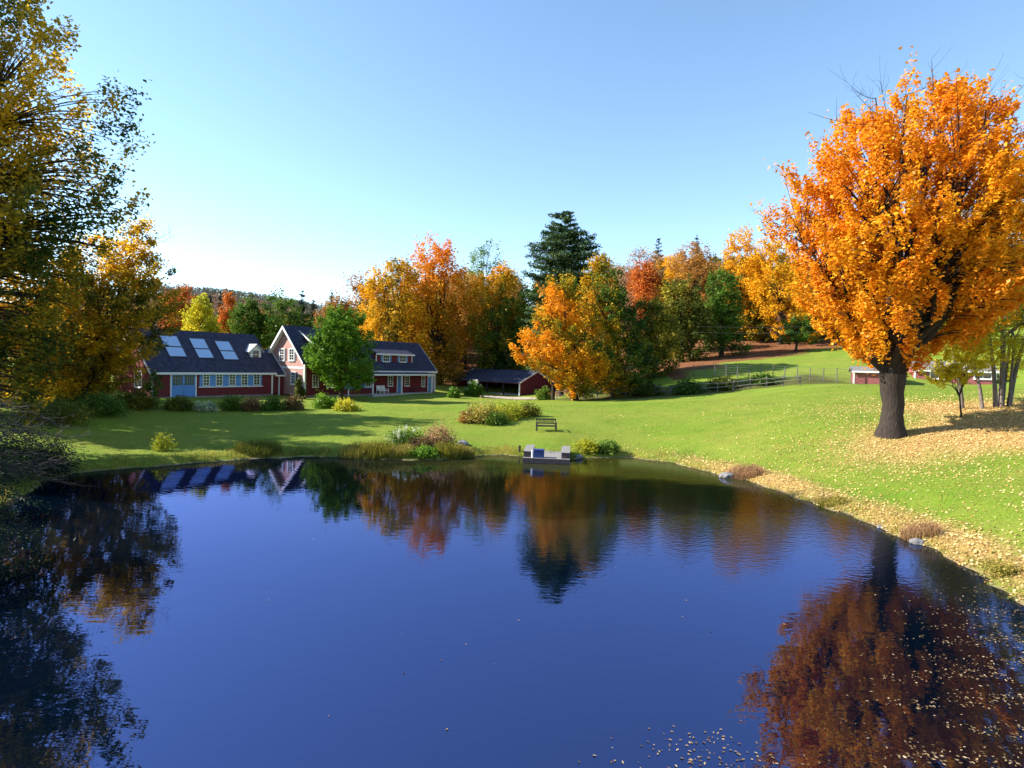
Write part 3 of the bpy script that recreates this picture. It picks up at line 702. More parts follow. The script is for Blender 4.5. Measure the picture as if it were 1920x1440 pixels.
# left background
tree('lemon_birch', 'lemon yellow pointed tree behind the skylight roof', (378, 690), 93.0,
     [(556, 374, 384), (575, 360, 400), (600, 346, 412), (630, 340, 420), (660, 345, 418)],
     L_YELL, 330, 34, 0.36, 0.6, 0.22, 51, t0=0.72, tv=0.5, limbs=7, nb=50)
tree('coral_maple', 'narrow coral red maple right of the lemon yellow tree', (428, 690), 104.0,
     [(552, 422, 434), (575, 416, 440), (605, 412, 446), (640, 412, 448)],
     L_RED, 210, 30, 0.38, 0.6, 0.2, 52, t0=0.8, tv=0.3, limbs=5, nb=40)
tree('scarlet_maple', 'brick red spreading maple left of the lemon yellow tree', (345, 690), 112.0,
     [(543, 330, 356), (560, 312, 368), (590, 300, 374), (630, 300, 372)],
     L_RED, 300, 28, 0.42, 0.75, 0.25, 53, t0=0.55, tv=0.5, limbs=6, nb=40)
tree('grey_green_willow', 'soft grey-green round tree behind the small roof dormer', (470, 690), 98.0,
     [(565, 452, 478), (585, 440, 492), (615, 434, 502), (650, 438, 502)],
     L_GREEN, 260, 30, 0.38, 0.65, 0.2, 54, t0=0.5, tv=0.5, limbs=6, nb=40)
tree('leafy_elm', 'wide mid-green tree directly behind the pale gable', (525, 690), 100.0,
     [(553, 512, 535), (570, 495, 560), (600, 482, 585), (640, 480, 596), (670, 485, 590)],
     L_GREEN, 420, 30, 0.40, 0.7, 0.25, 55, t0=0.55, tv=0.6, limbs=7, nb=50)
tree('wine_ash', 'brown-orange thin tree behind the bright green dooryard tree', (628, 690), 112.0,
     [(562, 615, 645), (580, 595, 662), (610, 588, 668), (650, 590, 668)],
     L_BROWN, 300, 26, 0.42, 0.8, 0.25, 56, t0=0.75, tv=0.5, limbs=8, bare=14, nb=70)
for (px, top, D, h, sd_, lab) in ((393, 552, 150, 12, 71, 'dark spruce between the lemon tree and the coral maple'), (412, 549, 160, 13, 72, 'dark spruce just left of the coral maple top'),
                              (472, 556, 170, 11, 73, 'small dark spruce over the grey-green willow'), (565, 545, 128, 20, 74, 'tall dark spruce over the green elm behind the gable'),
                              (586, 562, 132, 17, 75, 'shorter dark spruce beside the tall one behind the gable'), (620, 545, 150, 16, 76, 'grey spruce top above the brown ash'), (1238, 690, 112, 24, 77, 'dark spruce low in the shade of the hill woods')):
    conifer('spruce_tree', lab, (px, 690), D, top if px != 1238 else 590, h, L_NEEDD, sd_, layers=14, per=50, needle=0.6, group='spruces behind the house' if px < 1000 else None)
# trees that close the view at the right, behind the yellow one
for (px, D, top, hw_, mt_, t_, lab, sd_) in ((1800, 92, 470, 80, L_OLIVE, 0.6, 'olive tree on the slope behind the yellow stems', 81), (1930, 98, 430, 90, L_GOLD, 0.5, 'gold-green tree on the slope at the right edge', 82),
                                           (1650, 118, 470, 85, L_ORNG, 0.6, 'orange tree on the slope hidden behind the huge maple', 83)):
    tree('slope_tree', lab, (px, 690), D, [(top, px - 20, px + 20), (top + 40, px - hw_ * 0.7, px + hw_ * 0.7), (top + 100, px - hw_, px + hw_), (top + 170, px - hw_, px + hw_), (top + 205, px - hw_ * 0.6, px + hw_ * 0.6)],
         mt_, 380, 30, 0.44, 0.8, 0.3, sd_, t0=t_, tv=0.6, limbs=8, nb=50, group='trees on the right slope')
# mixed wood filling the hill: six kinds, copied as individuals
def copy_tree(src, x, y, s, rz, label, group):
    r = src.copy(); COL.objects.link(r); r.location = (x, y, gz(x, y) - 0.2); r.scale = (s, s, s * random.uniform(0.85, 1.0)); r.rotation_euler = (0, 0, rz)
    r['label'] = label; r['group'] = group
    for ch in src.children:
        c = ch.copy(); COL.objects.link(c); c.parent = r
    return r
protos = {o.name: o for o in COL.objects if o.type == 'EMPTY'}
fill = []
kinds = [('tawny_oak', 'brown'), ('tawny_oak', 'brown'), ('hillside_ash', 'olive green'), ('sunny_maple', 'yellow'), ('hillside_ash', 'olive green'), ('red_maple', 'red-orange'), ('bare_beech', 'thin pinkish'), ('bare_beech', 'thin pinkish'), ('sunny_maple', 'yellow'), ('evergreen_oak', 'dark green'), ('leafy_elm', 'green')]
spots = []
rs = random.Random(5)
def spread(x0, x1, y0, y1, n, dmin):
    k = 0; t = 0
    while k < n and t < 4000:
        t += 1; x = rs.uniform(x0, x1); y = rs.uniform(y0, y1)
        if all((x - a) ** 2 + (y - b) ** 2 > dmin ** 2 for a, b, _ in spots):
            spots.append((x, y, 0)); k += 1
spread(8, 75, 126, 200, 46, 7)
spread(-25, 12, 118, 190, 20, 9)
spread(-110, -25, 122, 230, 30, 12)
spread(48, 130, 112, 175, 34, 8)
SKY_PX = [330, 600, 660, 780, 900, 1000, 1120, 1160, 1250, 1350, 1440, 1550, 1920]
SKY_Y = [566, 585, 560, 500, 495, 505, 496, 476, 464, 470, 462, 480, 440]
TOPS = {q: max(v[2] for v in protos[q].children[1].bound_box) for q, _ in kinds}
for (x, y, _) in spots:
    k, col = rs.choice(kinds)
    ppx = 960 + x / y * F; yl = np.interp(ppx, SKY_PX, SKY_Y) + rs.uniform(0, 14)
    smax = (at(ppx, yl, y)[2] - gz(x, y)) / TOPS[k]
    if smax < 0.26 or (1415 < ppx < 1580 and y < 138): continue
    o = copy_tree(protos[k], x, y, min(smax, rs.uniform(0.75, 1.2)), rs.uniform(0, 6.28), '', '')
    side = 'hill woods behind the meadow' if x > 10 and x < 75 else 'woods behind the garage' if -25 < x <= 10 else 'valley woods behind the house' if x <= -25 else 'woods beyond the red cottage'
    o['label'] = '%s tree in the mixed %s' % (col, side); o['group'] = 'trees in the ' + side

# --- evergreen boughs over the water at the near left
def hemlock():
    rng = np.random.default_rng(91)
    B = base_at(-150, 1020, 16.5); root = empty('hemlock_tree', B, 0, 'dark hemlock leaning over the water with dead bare lower branches at the left edge', 'tree')
    w = Wood(); w.add(np.array([(0, 0, -0.3), (0.1, 0, 2), (0, 0.1, 5), (-0.1, 0, 9)]), np.array([0.26, 0.22, 0.18, 0.05]), 8)
    C = []
    for i in range(84):
        z = rng.uniform(0.2, 6.5) if i > 20 else rng.uniform(0.3, 3.0); a = rng.uniform(-1.5, 1.7); r = (3.4 if z > 3.6 else 3.9) * rng.uniform(0.5, 1.0) * (1 - z / 13)
        d = np.array([np.cos(a), np.sin(a), 0]); tip = d * r + np.array([0, 0, z - 0.35 * r]); s = np.array([0, 0, z])
        w.add(bez(s, s + d * r * 0.5 + np.array([0, 0, 0.15 * r]), tip, 6), np.linspace(0.035, 0.006, 6), 4)
        n = 260; t = rng.uniform(0.2, 1.05, n); sd_ = np.array([-d[1], d[0], 0])
        C.append(s + (tip - s) * t[:, None] + np.array([0, 0, 1]) * (0.3 * r * t * (1 - t))[:, None] + sd_ * (rng.normal(size=n) * 0.22 * r)[:, None] + rng.normal(size=(n, 3)) * 0.07)
    C = np.concatenate(C); V, Fq = leaves(C, 0.11, rng, 0.6, 0.42, 0.05)
    link('trunk', w.mesh('trunk'), BARK, root)
    link('crown', np_mesh('crown', V, Fq, 0.3 + 0.25 * rng.normal(size=len(C))), L_NEEDD, root)
    dead = Wood()
    for (x0, y0, x1, y1, D0, D1) in ((-120, 770, 105, 800, 17, 19), (-120, 790, 130, 822, 17, 20), (-100, 815, 60, 812, 16.5, 18), (-120, 840, 118, 905, 16.5, 17.5), (-120, 850, 90, 862, 16.5, 18.5), (-120, 870, 60, 880, 16.5, 18),
                                 (-120, 905, 100, 872, 16.5, 18), (-120, 760, 60, 775, 17, 19), (-120, 835, 90, 835, 16, 18)):
        a = at(x0, y0, D0) - B; b = at(x1, y1, D1) - B
        P = bez(a, (a + b) / 2 + np.array([0, 0, 0.25]), b, 9); P[1:-1] += rng.normal(size=(7, 3)) * 0.05
        dead.add(P, np.linspace(0.03, 0.008, 9), 5)
        for q in range(30):
            s = P[rng.integers(1, 9)]; e = s + (b - a) / np.linalg.norm(b - a) * rng.uniform(0.2, 0.7) + rng.normal(size=3) * 0.28
            dead.add(np.array([s, (s + e) / 2 + rng.normal(size=3) * 0.04, e]), np.array([0.012, 0.009, 0.004]), 3)
            for q2 in range(2):
                e2 = e + rng.normal(size=3) * 0.18
                dead.add(np.array([e, (e + e2) / 2, e2]), np.array([0.005, 0.004, 0.003]), 3)
    link('dead_branch', dead.mesh('dead_branch'), BARKD, root)
hemlock()

# ------------------------------------------------------------------ the red farmhouse
RED = striped('red_clapboard', (0.16, 0.026, 0.032), 0.14)
PALE = striped('pale_clapboard', (0.50, 0.285, 0.25), 0.14, var=0.12)  # gable boards, paler and pinker than the red walls
SHING = striped('dark_shingle', (0.040, 0.042, 0.072), 0.16, 'Y', 0.55, 0.9, 0.02)
WHITE = solid('white_trim', (0.74, 0.73, 0.72), 0.6, 0.06)
ROOFLIT = solid('sunlit_roof_grey', (0.42, 0.43, 0.47), 0.7, 0.08)
BLUE = striped('blue_paint', (0.12, 0.27, 0.55), 0.22, 'X', 0.12, 0.6, 0.01)
BLUED = solid('blue_door_paint', (0.10, 0.25, 0.56), 0.55, 0.12)
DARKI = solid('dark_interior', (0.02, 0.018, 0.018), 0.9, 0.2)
STONE = solid('foundation_stone', (0.22, 0.20, 0.19), 0.9, 0.3, 3.0, 0.03)
SHUT = solid('dark_shutter', (0.07, 0.06, 0.08), 0.7, 0.1)
GLASS = solid('window_glass', (0.03, 0.035, 0.04), 0.04, 0.2, spec=0.8)
SKYG = solid('sky_tinted_skylight', (0.36, 0.50, 0.72), 0.03, 0.1, spec=1.0)  # bright blue base colour stands in for sky reflected in the panes
WOODG = striped('grey_boards', (0.42, 0.40, 0.39), 0.15, 'X', 0.25, 0.8, 0.012)
CHIM = solid('chimney_brick', (0.14, 0.07, 0.06), 0.9, 0.35, 5.0, 0.02)

class Frame:
    """local coordinates of a building: x along its front, y into its depth, z up"""
    def __init__(s, O, a): s.O = np.array(O, float); s.a = a; c, q = math.cos(a), math.sin(a); s.R = np.array([[c, -q, 0], [q, c, 0], [0, 0, 1]])
    def loc(s, p): return s.R.T @ (np.asarray(p) - s.O)
    def hit(s, px, py, axis, v):
        o = s.loc(CAM); d = s.R.T @ ray(px, py); return o + d * ((v - o[axis]) / d[axis])
    def hitn(s, px, py, p0, nrm):
        o = s.loc(CAM); d = s.R.T @ ray(px, py); nrm = np.asarray(nrm, float); return o + d * ((np.asarray(p0) - o) @ nrm / (d @ nrm))

def window(parent, x0, x1, z0, z1, y, mull=(2, 3), depth=0.06, trim=0.09, axis='y', sill=True, name='window', pane=None, fmat=None):
    """frame and glazing bars (the window), a recessed pane and a sill as sub-parts; faces -y, or -x with axis='x'"""
    def put(mb, a0, a1, d0, d1, c0, c1):
        if axis == 'y': mb.box(a0, a1, y + d0, y + d1, c0, c1)
        else: mb.box(y + d0, y + d1, a0, a1, c0, c1)
    f = MB()
    put(f, x0 - trim, x0, -depth, 0.02, z0 - trim, z1 + trim); put(f, x1, x1 + trim, -depth, 0.02, z0 - trim, z1 + trim)
    put(f, x0, x1, -depth, 0.02, z1, z1 + trim); put(f, x0, x1, -depth, 0.02, z0 - trim, z0)
    for i in range(1, mull[0]):
        c = x0 + (x1 - x0) * i / mull[0]; put(f, c - 0.02, c + 0.02, -depth * 0.7, -0.012, z0, z1)
    for i in range(1, mull[1]):
        c = z0 + (z1 - z0) * i / mull[1]; h = 0.03 if i * 2 == mull[1] else 0.018; put(f, x0, x1, -depth * 0.6, -0.012, c - h, c + h)
    w = f.build(name, fmat or WHITE, parent)
    g = MB(); put(g, x0, x1, -0.01, 0.0, z0, z1); g.build('pane', pane or GLASS, w)
    if sill:
        q = MB(); put(q, x0 - trim - 0.06, x1 + trim + 0.06, -depth - 0.07, -depth + 0.01 - 0.012, z0 - trim - 0.05, z0 - trim + 0.02); q.build('sill', fmat or WHITE, w)
    return w

def gable_roof(x0, x1, y0, y1, ze, zr, yr, th=0.16, ov=0.35, ovx=0.3, ovb=None):
    """one roof slab over a gabled block; returns its mesh builder"""
    s1 = (zr - ze) / (yr - y0); s2 = (zr - ze) / (y1 - yr); ob = ov if ovb is None else ovb
    pts = [(y0 - ov, ze - s1 * ov), (yr, zr), (y1 + ob, ze - s2 * ob), (y1 + ob, ze - s2 * ob + th), (yr, zr + th * 1.25), (y0 - ov, ze - s1 * ov + th)]
    return MB().prism(pts, 'x', x0 - ovx, x1 + ovx)
def rake(x0, x1, y0, y1, ze, zr, yr, ov=0.35, drop=0.22, up=0.18):
    s1 = (zr - ze) / (yr - y0); s2 = (zr - ze) / (y1 - yr)
    m = MB()
    m.prism([(y0 - ov, ze - s1 * ov - drop * 0.4), (yr, zr - drop), (yr, zr + up), (y0 - ov, ze - s1 * ov + up)], 'x', x0, x1)
    m.prism([(yr, zr - drop), (y1 + ov, ze - s2 * ov - drop * 0.4), (y1 + ov, ze - s2 * ov + up), (yr, zr + up)], 'x', x0, x1)
    return m
def gable_wall(x0, x1, y0, y1, ze, zr, yr, zb=-1.2):
    return MB().prism([(y0, zb), (y1, zb), (y1, ze), (yr, zr), (y0, ze)], 'x', x0, x1)

def farmhouse():
    A = at(284, 744, 60.0); A[2] = 1.95
    ang = math.atan2(0.81, 0.587)
    fr = Frame(A, ang)
    H = empty('farmhouse', A, ang, 'long dark red farmhouse with skylights, pale gable and white trim behind the lawn', 'house')
    # ---- left wing
    LX = fr.hit(511, 741, 1, 0)[0]; ze, zr, dp = 2.8, 7.0, 9.0; yr = 4.5
    gable_wall(0, LX, 0, dp, ze, zr, yr).build('wall', RED, H)
    rf = gable_roof(0, LX, 0, dp, ze, zr, yr).build('roof', SHING, H)
    s1 = (zr - ze) / yr
    rake(-0.34, -0.303, 0, dp, ze, zr, yr).build('rake_board', WHITE, H)
    MB().box(-0.3, LX + 0.3, -0.40, -0.353, ze - s1 * 0.35 - 0.10, ze - s1 * 0.35 + 0.13).build('fascia', WHITE, H)
    MB().box(-0.02, 0.16, -0.035, -0.003, -0.6, ze - 0.2).build('corner_board', WHITE, H); MB().box(LX - 0.18, LX + 0.02, -0.035, -0.003, -0.6, ze - 0.2).build('corner_board', WHITE, H)
    MB().box(-0.04, LX, -0.06, -0.004, -1.2, 0.05).build('foundation', STONE, H)
    # skylights: lie in the front slope
    nrm = np.array([0, -s1, 1.0]); nrm /= np.linalg.norm(nrm); p0 = np.array([0, 0, ze + 0.17]); sl_ = np.array([0, 1, s1]) / math.hypot(1, s1)
    for k, (tl, br) in enumerate((((299, 629.5), (350, 669.5)), ((354, 635), (401, 672)), ((402, 640), (447.5, 675)))):
        a = fr.hitn(*tl, p0, nrm); b = fr.hitn(*br, p0, nrm)
        xa, xb = a[0], b[0]; ta, tb = (a - p0) @ sl_, (b - p0) @ sl_
        t0, t1 = min(ta, tb), max(ta, tb); tm = t0 + (t1 - t0) * 0.47; x0, x1 = min(xa, xb), max(xa, xb)
        def slab(mb, u0, u1, v0, v1, h0, h1):
            vs = []
            for h in (h0, h1):
                for (u, v) in ((u0, v0), (u1, v0), (u1, v1), (u0, v1)): vs.append(tuple(p0 + np.array([u, 0, 0]) + sl_ * v + nrm * h))
            mb.poly(vs, [(3, 2, 1, 0), (4, 5, 6, 7), (0, 1, 5, 4), (1, 2, 6, 5), (2, 3, 7, 6), (3, 0, 4, 7)])
        f = MB()
        slab(f, x0 - 0.07, x0, t0 - 0.07, t1 + 0.07, -0.06, 0.10); slab(f, x1, x1 + 0.07, t0 - 0.07, t1 + 0.07, -0.06, 0.10)
        slab(f, x0, x1, t0 - 0.07, t0, -0.06, 0.10); slab(f, x0, x1, t1, t1 + 0.07, -0.06, 0.10); slab(f, x0, x1, tm - 0.06, tm + 0.06, -0.06, 0.10)
        sk = f.build('skylight', ROOFLIT if k == 9 else SHUT, H)
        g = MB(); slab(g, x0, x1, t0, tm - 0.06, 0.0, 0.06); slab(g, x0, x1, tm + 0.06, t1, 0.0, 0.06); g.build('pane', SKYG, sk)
    # small gabled dormer on the wing roof
    fy = 1.55
    a = fr.hit(469.5, 675.5, 1, fy); b = fr.hit(489.5, 657, 1, fy); x0, x1, zb, zt = a[0], b[0], a[2], b[2]; xm = (x0 + x1) / 2; zp = zt + 0.75 * (x1 - x0) / 2 * 1.25
    dm = MB().prism([(x0, zb - 0.5), (x1, zb - 0.5), (x1, zt), (xm, zp), (x0, zt)], 'y', fy, yr - 0.3).build('dormer', WHITE, H)
    sl2 = (zp - zt) / (xm - x0); o = 0.28
    MB().prism([(x0 - o, zt - sl2 * o), (xm, zp), (x1 + o, zt - sl2 * o), (x1 + o, zt - sl2 * o + 0.10), (xm, zp + 0.12), (x0 - o, zt - sl2 * o + 0.10)], 'y', fy - 0.25, yr - 0.2).build('dormer_roof', ROOFLIT, dm)  # dormer roof in light grey: its sunlit slope is put into the colour
    ww = (x1 - x0) * 0.27
    window(dm, xm - ww, xm + ww, zb + 0.25, zt - 0.05, fy - 0.004, (2, 2), 0.05, 0.06)
    # big blue double door
    a = fr.hit(321, 742, 1, 0); b = fr.hit(366, 700, 1, 0); x0, x1, z0, z1 = a[0], b[0], 0.0, b[2]
    dr = MB().box(x0, x1, -0.06, -0.004, z0, z1).build('door', BLUED, H)
    f = MB().box(x0 - 0.13, x0, -0.085, -0.003, z0 - 0.02, z1 + 0.13).box(x1, x1 + 0.13, -0.085, -0.003, z0 - 0.02, z1 + 0.13).box(x0, x1, -0.085, -0.003, z1, z1 + 0.13); f.build('frame', WHITE, dr)
    xm = (x0 + x1) / 2; zm = z0 + (z1 - z0) * 0.5
    for (u0, u1) in ((x0 + 0.14, xm - 0.12), (xm + 0.12, x1 - 0.14)):
        MB().box(u0, u1, -0.072, -0.062, zm, z1 - 0.22).build('pane', GLASS, dr)
        g = MB()
        for i in range(1, 4): c = u0 + (u1 - u0) * i / 4; g.box(c - 0.015, c + 0.015, -0.082, -0.073, zm, z1 - 0.22)
        for i in range(1, 3): c = zm + (z1 - 0.22 - zm) * i / 3; g.box(u0, u1, -0.080, -0.0735, c - 0.015, c + 0.015)
        g.build('glazing_bar', BLUED, dr)
    MB().box(xm - 0.012, xm + 0.012, -0.066, -0.061, z0 + 0.02, zm - 0.05).build('seam', SHUT, dr)
    # window band with blue panels
    xa = fr.hit(374, 712, 1, 0)[0]; xb = fr.hit(491, 712, 1, 0)[0]; zt = fr.hit(430, 699.5, 1, 0)[2]; zb = fr.hit(430, 723.5, 1, 0)[2]
    MB().box(xa, xb, -0.025, -0.004, zb - 0.02, zt + 0.05).build('shutter', BLUE, H)
    MB().box(xa - 0.1, xb + 0.1, -0.10, -0.005, zb - 0.14, zb - 0.03).build('sill_board', WHITE, H)
    for (p, q) in ((381, 391.5), (405.5, 416), (430, 440), (453, 463), (476, 486)):
        u0 = fr.hit(p, 710, 1, 0)[0]; u1 = fr.hit(q, 710, 1, 0)[0]
        window(H, u0, u1, zb + 0.10, zt - 0.06, -0.026, (2, 4), 0.05, 0.08, sill=False)
    # gable end window
    a = fr.hit(253, 724, 0, 0); b = fr.hit(266, 697, 0, 0)
    window(H, min(a[1], b[1]), max(a[1], b[1]), a[2], b[2], -0.003, (2, 2), 0.06, 0.1, axis='x')
    ch = MB().box(1.0, 2.1, 7.2, 8.1, 2, 8.0).build('chimney', CHIM, H); MB().box(0.94, 2.16, 7.14, 8.16, 8.003, 8.12).build('chimney_cap', STONE, ch)
    # ---- link
    B = fr.loc(at(571, 744, 70.0)); mx, my = B[0], B[1]
    lx1 = mx - 0.004
    MB().prism([(0.3, -1.2), (6, -1.2), (6, 5.0), (3.6, 5.0), (0.3, 2.45)], 'x', LX + 0.003, lx1).build('wall', RED, H)
    MB().prism([(0.0, 2.22), (3.4, 5.25), (7, 5.25), (7, 5.4), (3.4, 5.42), (0.0, 2.38)], 'x', LX + 0.306, lx1).build('roof', SHING, H)
    MB().box(LX + 0.31, lx1, -0.04, -0.003, 2.16, 2.34).build('fascia', WHITE, H)
    MB().prism([(-0.05, 2.16), (3.4, 5.24), (3.4, 5.62), (-0.05, 2.54)], 'x', lx1 - 0.05, lx1).build('rake_board', WHITE, H)
    MB().box(LX + 0.9, LX + 1.02, 0.12, 0.297, -0.6, 2.4).build('porch_post', WHITE, H)
    # ---- main block with the pale gable
    D2 = 7.6; ze2 = 4.15; zr2 = 8.15; yr2 = my + D2 / 2; X1 = mx + 9.2; y1 = my + D2
    gable_wall(mx, X1, my, y1, ze2, zr2, yr2).build('wall', RED, H)
    MB().prism([(my + 0.02, 0.02), (y1 - 0.02, 0.02), (y1 - 0.02, ze2), (yr2, zr2 - 0.02), (my + 0.02, ze2)], 'x', mx - 0.03, mx - 0.003).build('gable_cladding', PALE, H)
    gable_roof(mx, X1, my, y1, ze2, zr2, yr2, 0.18, 0.4, 0.55).build('roof', SHING, H)
    rake(mx - 0.60, mx - 0.553, my, y1, ze2, zr2, yr2, 0.4, 0.20, 0.20).build('rake_board', WHITE, H)
    s2 = (zr2 - ze2) / (yr2 - my)
    MB().prism([(y1 + 0.4, ze2 - s2 * 0.4 - 0.03), (yr2, zr2 - 0.03), (yr2, zr2 - 0.003), (y1 + 0.4, ze2 - s2 * 0.4 - 0.003)], 'x', mx - 0.55, mx - 0.03).prism(
        [(my - 0.4, ze2 - s2 * 0.4 - 0.03), (yr2, zr2 - 0.03), (yr2, zr2 - 0.003), (my - 0.4, ze2 - s2 * 0.4 - 0.003)], 'x', mx - 0.55, mx - 0.03).build('soffit', WHITE, H)
    MB().box(mx - 0.06, mx - 0.031, my - 0.02, my + 0.18, 0, ze2 - 0.3).box(mx - 0.03, mx + 0.15, my - 0.03, my - 0.003, 0, ze2 - 0.3).build('corner_board', WHITE, H)
    zc = fr.hit(560, 689.5, 0, mx)[2]
    MB().box(mx - 0.07, mx - 0.031, my + 0.2, y1 - 0.1, zc - 0.12, zc + 0.12).build('belt_board', WHITE, H)
    for (p, q, t, bt) in ((543.5, 552, 655, 674.5), (525.5, 533.5, 655, 674.5), (547, 554, 699, 719)):
        a = fr.hit(p, bt, 0, mx); b = fr.hit(q, t, 0, mx); u0, u1 = sorted((a[1], b[1]))
        window(H, u0, u1, a[2], b[2], mx - 0.034, (2, 4), 0.06, 0.13, axis='x')
        MB().box(mx - 0.06, mx - 0.031, u0 - 0.50, u0 - 0.15, a[2] - 0.1, b[2] + 0.1).build('shutter', SHUT, H)
    MB().box(mx - 0.05, X1 + 13, my - 0.05, my - 0.004, -1.4, 0.0).build('foundation', STONE, H)
    # shed dormer near the gable end, mostly behind the dooryard tree
    d0, d1 = mx + 1.6, mx + 7.6
    zf = ze2 + 1.9
    dm = MB().prism([(my + 0.5, ze2 + 0.2), (my + 0.5, zf), (yr2 - 0.6, zr2 - 0.75), (yr2 - 0.6, ze2 + 0.2)], 'x', d0, d1).build('dormer', RED, H)
    MB().prism([(my + 0.15, zf - 0.06), (yr2 - 0.3, zr2 - 0.35), (yr2 - 0.3, zr2 - 0.2), (my + 0.15, zf + 0.08)], 'x', d0 - 0.2, d1 + 0.2).build('dormer_roof', SHING, dm)
    MB().prism([(my + 0.12, zf - 0.12), (yr2 - 0.3, zr2 - 0.42), (yr2 - 0.3, zr2 - 0.19), (my + 0.12, zf + 0.09)], 'x', d0 - 0.25, d0 - 0.203).build('rake_board', WHITE, dm)
    for k in range(3): window(dm, d0 + 0.6 + k * 1.9, d0 + 1.5 + k * 1.9, ze2 + 0.75, zf - 0.2, my + 0.495, (2, 2), 0.05, 0.08)
    # windows of the front wall
    def fw(p, q, t, b_, y=my, **k):
        a = fr.hit(p, b_, 1, y); c = fr.hit(q, t, 1, y); return window(H, a[0], c[0], a[2], c[2], y - 0.004, **k)
    def fx(p, y=my): return fr.hit(p, 715, 1, y)[0]
    for (p, q) in ((586.5, 596), (613, 622)): fw(p, q, 704, 725, mull=(2, 4))
    # ---- right wing
    XR = fr.hit(815.5, 733, 1, my)[0]; ze3 = 3.25; D3 = 7.4; yr3 = my + D3 / 2; zr3 = 7.0
    gable_wall(X1 + 0.004, XR, my, my + D3, ze3, zr3, yr3).build('wall', RED, H)
    gable_roof(X1 + 0.56, XR, my, my + D3, ze3, zr3, yr3, 0.16, 0.35, 0.0).build('roof', SHING, H)
    rake(XR + 0.002, XR + 0.06, my, my + D3, ze3, zr3, yr3, 0.35, 0.1, 0.19).build('rake_board', WHITE, H)
    s3 = (zr3 - ze3) / (yr3 - my)
    MB().box(X1 + 0.56, XR + 0.1, my - 0.40, my - 0.353, ze3 - s3 * 0.35 - 0.12, ze3 - s3 * 0.35 + 0.14).build('fascia', WHITE, H)
    MB().box(XR - 0.2, XR + 0.02, my - 0.035, my - 0.004, -0.4, ze3 - 0.45).build('corner_board', WHITE, H)
    bx0, bx1 = fx(646), fx(697)
    a = fr.hit(660, 727, 1, my); b = fr.hit(660, 706, 1, my)
    MB().box(bx0, bx1, my - 0.028, my - 0.006, a[2] - 0.1, b[2] + 0.1).build('shutter', BLUE, H)
    for (p, q) in ((662.5, 671.5), (685.5, 694.5)): fw(p, q, 707, 724, y=my - 0.026, mull=(2, 2))
    MB().box(fx(652), fx(654.5), my - 0.06, my - 0.004, -0.2, ze3 - 0.5).build('corner_board', WHITE, H)
    # porch
    py = my - 1.7; px0, px1 = fr.hit(699, 736, 1, py)[0], fx(795)
    zpe = fr.hit(740, 702.5, 1, py)[2]
    MB().prism([(py - 0.2, zpe), (my - 0.42, ze3 - 0.50), (my - 0.42, ze3 - 0.40), (py - 0.2, zpe + 0.1)], 'x', px0 - 0.1, px1 + 0.1).build('porch_roof', SHING, H)
    MB().box(px0 - 0.1, px1 + 0.1, py - 0.25, py - 0.203, zpe - 0.12, zpe + 0.09).build('fascia', WHITE, H)
    MB().box(px0, px1, py, my - 0.06, -1.3, 0.02).build('porch_floor', WOODG, H)
    for x in (px0 + 0.08, (px0 * 0.5 + px1 * 0.5) - 0.4, px1 - 0.08): MB().box(x - 0.08, x + 0.08, py + 0.02, py + 0.18, 0.023, zpe - 0.01).build('porch_post', WHITE, H)
    for (p, q, t, bb) in ((727.5, 736, 706, 723), (759, 767, 706, 723), (790.5, 796, 706, 724)): fw(p, q, t, bb, mull=(2, 4))
    for (p, q, t) in ((745, 753, 705), (802.5, 811, 706)):
        x0, x1 = fx(p), fx(q); z1 = fr.hit(p, t, 1, my)[2]
        d = MB().box(x0, x1, my - 0.05, my - 0.004, 0.03, z1).build('door', BLUED, H)
        MB().box(x0 - 0.12, x0, my - 0.07, my - 0.003, 0.03, z1 + 0.12).box(x1, x1 + 0.12, my - 0.07, my - 0.003, 0.03, z1 + 0.12).box(x0, x1, my - 0.07, my - 0.003, z1, z1 + 0.12).build('frame', WHITE, d)
        MB().box(x1 - 0.16, x1 - 0.10, my - 0.10, my - 0.052, 1.0, 1.08).build('handle', SHUT, d)
    # shed dormer over the porch
    fy = my + 0.85
    a = fr.hit(704.5, 685, 1, fy); b = fr.hit(773, 664, 1, fy); d0, d1, zf = a[0], b[0], fr.hit(740, 664.5, 1, fy)[2]
    zl = ze3 + s3 * 0.85
    dm = MB().prism([(fy, zl - 0.3), (fy, zf), (yr3 - 0.5, zf + 0.9), (yr3 - 0.5, zl - 0.3)], 'x', d0, d1).build('dormer', RED, H)
    MB().prism([(fy - 0.3, zf - 0.06), (yr3 + 0.1, zf + 1.15), (yr3 + 0.1, zf + 1.28), (fy - 0.3, zf + 0.06)], 'x', d0 - 0.2, d1 + 0.2).build('dormer_roof', SHING, dm)
    MB().box(d0 - 0.22, d1 + 0.22, fy - 0.35, fy - 0.303, zf - 0.14, zf + 0.07).build('fascia', WHITE, dm)
    MB().box(d0 - 0.02, d0 + 0.13, fy - 0.03, fy - 0.003, zl, zf - 0.1).build('corner_board', WHITE, dm); MB().box(d1 - 0.13, d1 + 0.02, fy - 0.03, fy - 0.003, zl, zf - 0.1).build('corner_board', WHITE, dm)
